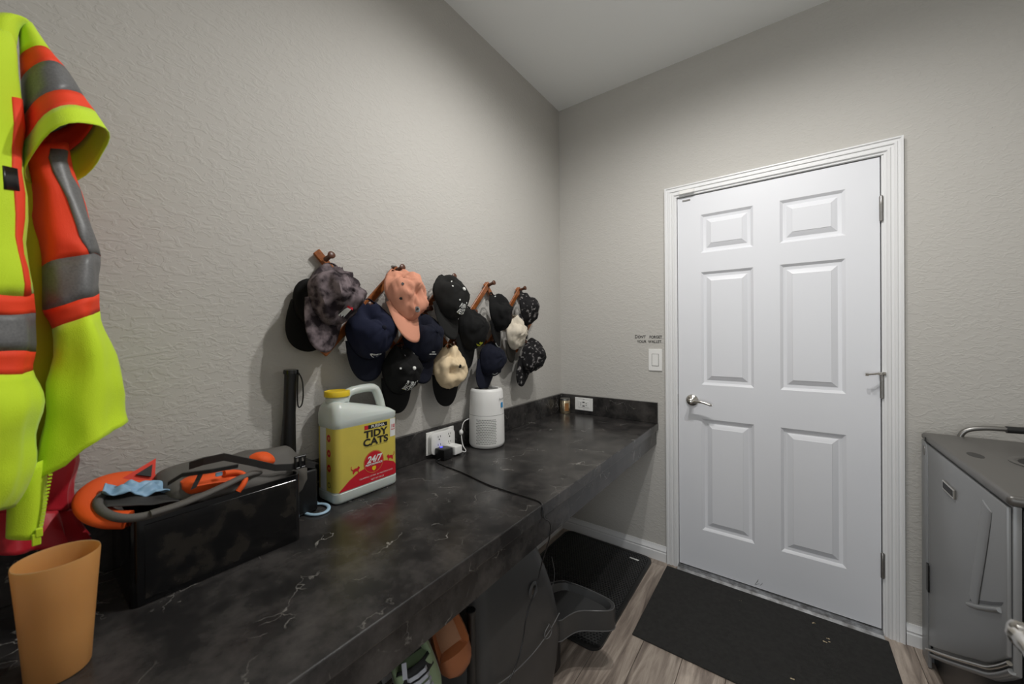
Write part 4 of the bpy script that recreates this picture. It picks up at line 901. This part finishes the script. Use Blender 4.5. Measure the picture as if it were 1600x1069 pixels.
for k in range(4):
    s = .22+k*.05; c = tp_-f*(.285*s); h = .052+k*.003
    MB().ribbon([c+r*(-.034)+u*(h*.62), c+r*(-.018)+u*(h+.012), c+u*(h+.0165), c+r*.018+u*(h+.012), c+r*.034+u*(h*.62)], .008, f, .003).build('lace', 'sneakw', t)
MB().rings([[tp_-f*(.285*s)+r*x+u*z for x, z in ((-.047, .02), (-.040, .045), (-.02, .066), (0, .072), (.02, .066), (.040, .045), (.047, .02))] for s in (.33, .38, .44)], close=False).build('tongue', 'sneak', t, smooth=60, solid=.003)
t, f, u, r, hw = shoe('sneaker', 'black sneaker with a white tab at the lower edge beside the worktop apron', A3(582, 1178, .52), (.42, .05, -.90), (.80, -.45, .40), .285, .098, 'sneak', 'sneak', (.42, .96), .062)
MB().ribbon([A3(631, 1036, .545), A3(632, 1048, .55), A3(633, 1062, .555)], .010, (.5, .8, 0), .004).build('white_tab', 'sneakw', t)

# ================================================================== GREY CABINET APPLIANCE AT THE RIGHT
kg = thing('appliance_cabinet', 'grey metal cabinet with round top recess standing right of the door', 'appliance', (2.0, -.42, 0))
KX0, KX1, KY0, KY1, KT = 1.682, 2.34, -.775, -.05, .872
MB().box((KX0+.012, KY0+.006, 0), (KX1, KY1-.004, KT), .01).build('black_body', 'black', kg, smooth=40)
sw_ = [(-.09, .026), (-.252, .119), (-.434, .226), (-.561, .303), (-.632, .345), (-.669, .371), (-.729, .42), (-.768, .455)]
MB().prism([(KY1, KT), (KY1, .005), (-.09, .005)]+sw_+[(-.768, KT)], 0, KX0-.002, KX0+.0125, .002).build('side_frame', 'grey', kg, smooth=40)
dr = [(-.118, .866), (-.130, .80), (-.138, .60), (-.138, .098)]+[(y, z+.042) for y, z in sw_[1:]]+[(-.766, .868)]
MB().prism(dr, 0, KX0-.012, KX0-.003, .003).build('service_door', 'grey', kg, smooth=40)
MB().prism([(KY1, KT), (KY1, .005), (-.128, .005), (-.128, .60), (-.121, .80), (-.108, .868)], 0, KX0-.0125, KX0-.002, .002).build('hinge_frame', 'grey', kg, smooth=40)
MB().prism([(-.129, .09), (-.137, .09), (-.137, .60), (-.129, .80), (-.117, .866), (-.109, .866), (-.121, .80), (-.129, .60)], 0, KX0-.006, KX0-.002).build('door_gap', 'black', kg)
MB().tube([(KX0-.008, y, z+.027) for y, z in sw_], .0055, 8, smooth=2).build('lower_trim', 'chrome', kg, smooth=60)
MB().tube([(KX0-.004, y, z+.008) for y, z in sw_], .007, 8, smooth=2).build('base_trim', 'grey', kg, smooth=60)
MB().box((KX0-.017, -.148, .305), (KX0-.002, -.124, .41), .002).build('hinge', 'black', kg)
bd = MB().box((KX0-.018, -.428, .762), (KX0-.012, -.319, .793), .002).build('badge', 'chrome', kg); MB().box((KX0-.0185, -.421, .767), (KX0-.018, -.327, .788)).build('badge_face', 'ink', bd)
# scooped grip with a ledge
ledge = [(-.534, .500), (-.60, .530), (-.68, .572), (-.74, .606)]
MB().tube([(KX0-.014, y, z-.012) for y, z in ledge], .0065, 8, smooth=2).build('grip_ledge', 'grey', kg, smooth=60)
MB().tube([(KX0-.0125, -.66, .83), (KX0-.0135, -.64, .75), (KX0-.0135, -.612, .66), (KX0-.0135, -.585, .58), (KX0-.0125, -.565, .515)], .03, 14, flat=.0035, smooth=2).build('grip_edge', 'grey', kg, smooth=60)
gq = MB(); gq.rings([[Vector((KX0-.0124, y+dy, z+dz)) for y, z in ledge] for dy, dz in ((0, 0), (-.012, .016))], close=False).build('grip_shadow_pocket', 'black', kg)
MB().box((KX0-.014, KY0-.004, KT+.001), (KX1+.006, KY1+.004, .900), .012, 4).build('top', 'greytop', kg, smooth=50)
MB().box((KX0-.0155, -.116, .880), (KX0-.0135, -.105, .892)).build('top_screw', 'black', kg)
MB().lathe((1.885, -.40, .900), [(.098, -.001), (.098, .003), (.090, .005), (.084, .003), (.083, .0015), (0, .0015)], 40).build('recess_ring', 'greytop', kg, smooth=50)
MB().lathe((1.885, -.40, .9016), [(.080, 0), (.080, .0006), (0, .0006)], 40).build('recess_floor', 'ink', kg)
MB().lathe((1.885, -.40, .902), [(.055, 0), (.055, .008), (.05, .010), (0, .010)], 32).build('recess_cap', 'black', kg, smooth=50)
MB().lathe((1.727, -.365, .8995), [(.034, 0), (.030, .0010), (0, .0010)], 24, sx=.55, sy=1.2).build('embossed_mark', 'black', kg)
rp_ = [at(a, b, 1, -.06) for a, b in ((1498, 686), (1504, 675), (1518, 670), (1545, 669), (1580, 671.5), (1620, 674), (1680, 679))]
MB().tube(rp_, .0085, 10, smooth=2).build('rail', 'steel', kg, smooth=60)
MB().tube([at(a, b, 1, -.06) for a, b in ((1572, 671.5), (1620, 674.5), (1680, 680))], .0125, 12).build('rail_grip', 'rubber', kg, smooth=60)
MB().box((KX0+.034, KY0+.001, .01), (KX0+.040, KY0+.007, KT-.01), .002).build('corner_highlight', 'greytop', kg)  # pale strip paints a vertical highlight on the black side
MB().lathe((KX0-.0125, -.085, .835), [(.014, 0), (.014, -.0012), (0, -.0012)], 20, 'x', 1, 1.3).build('round_sticker', 'steel', kg)
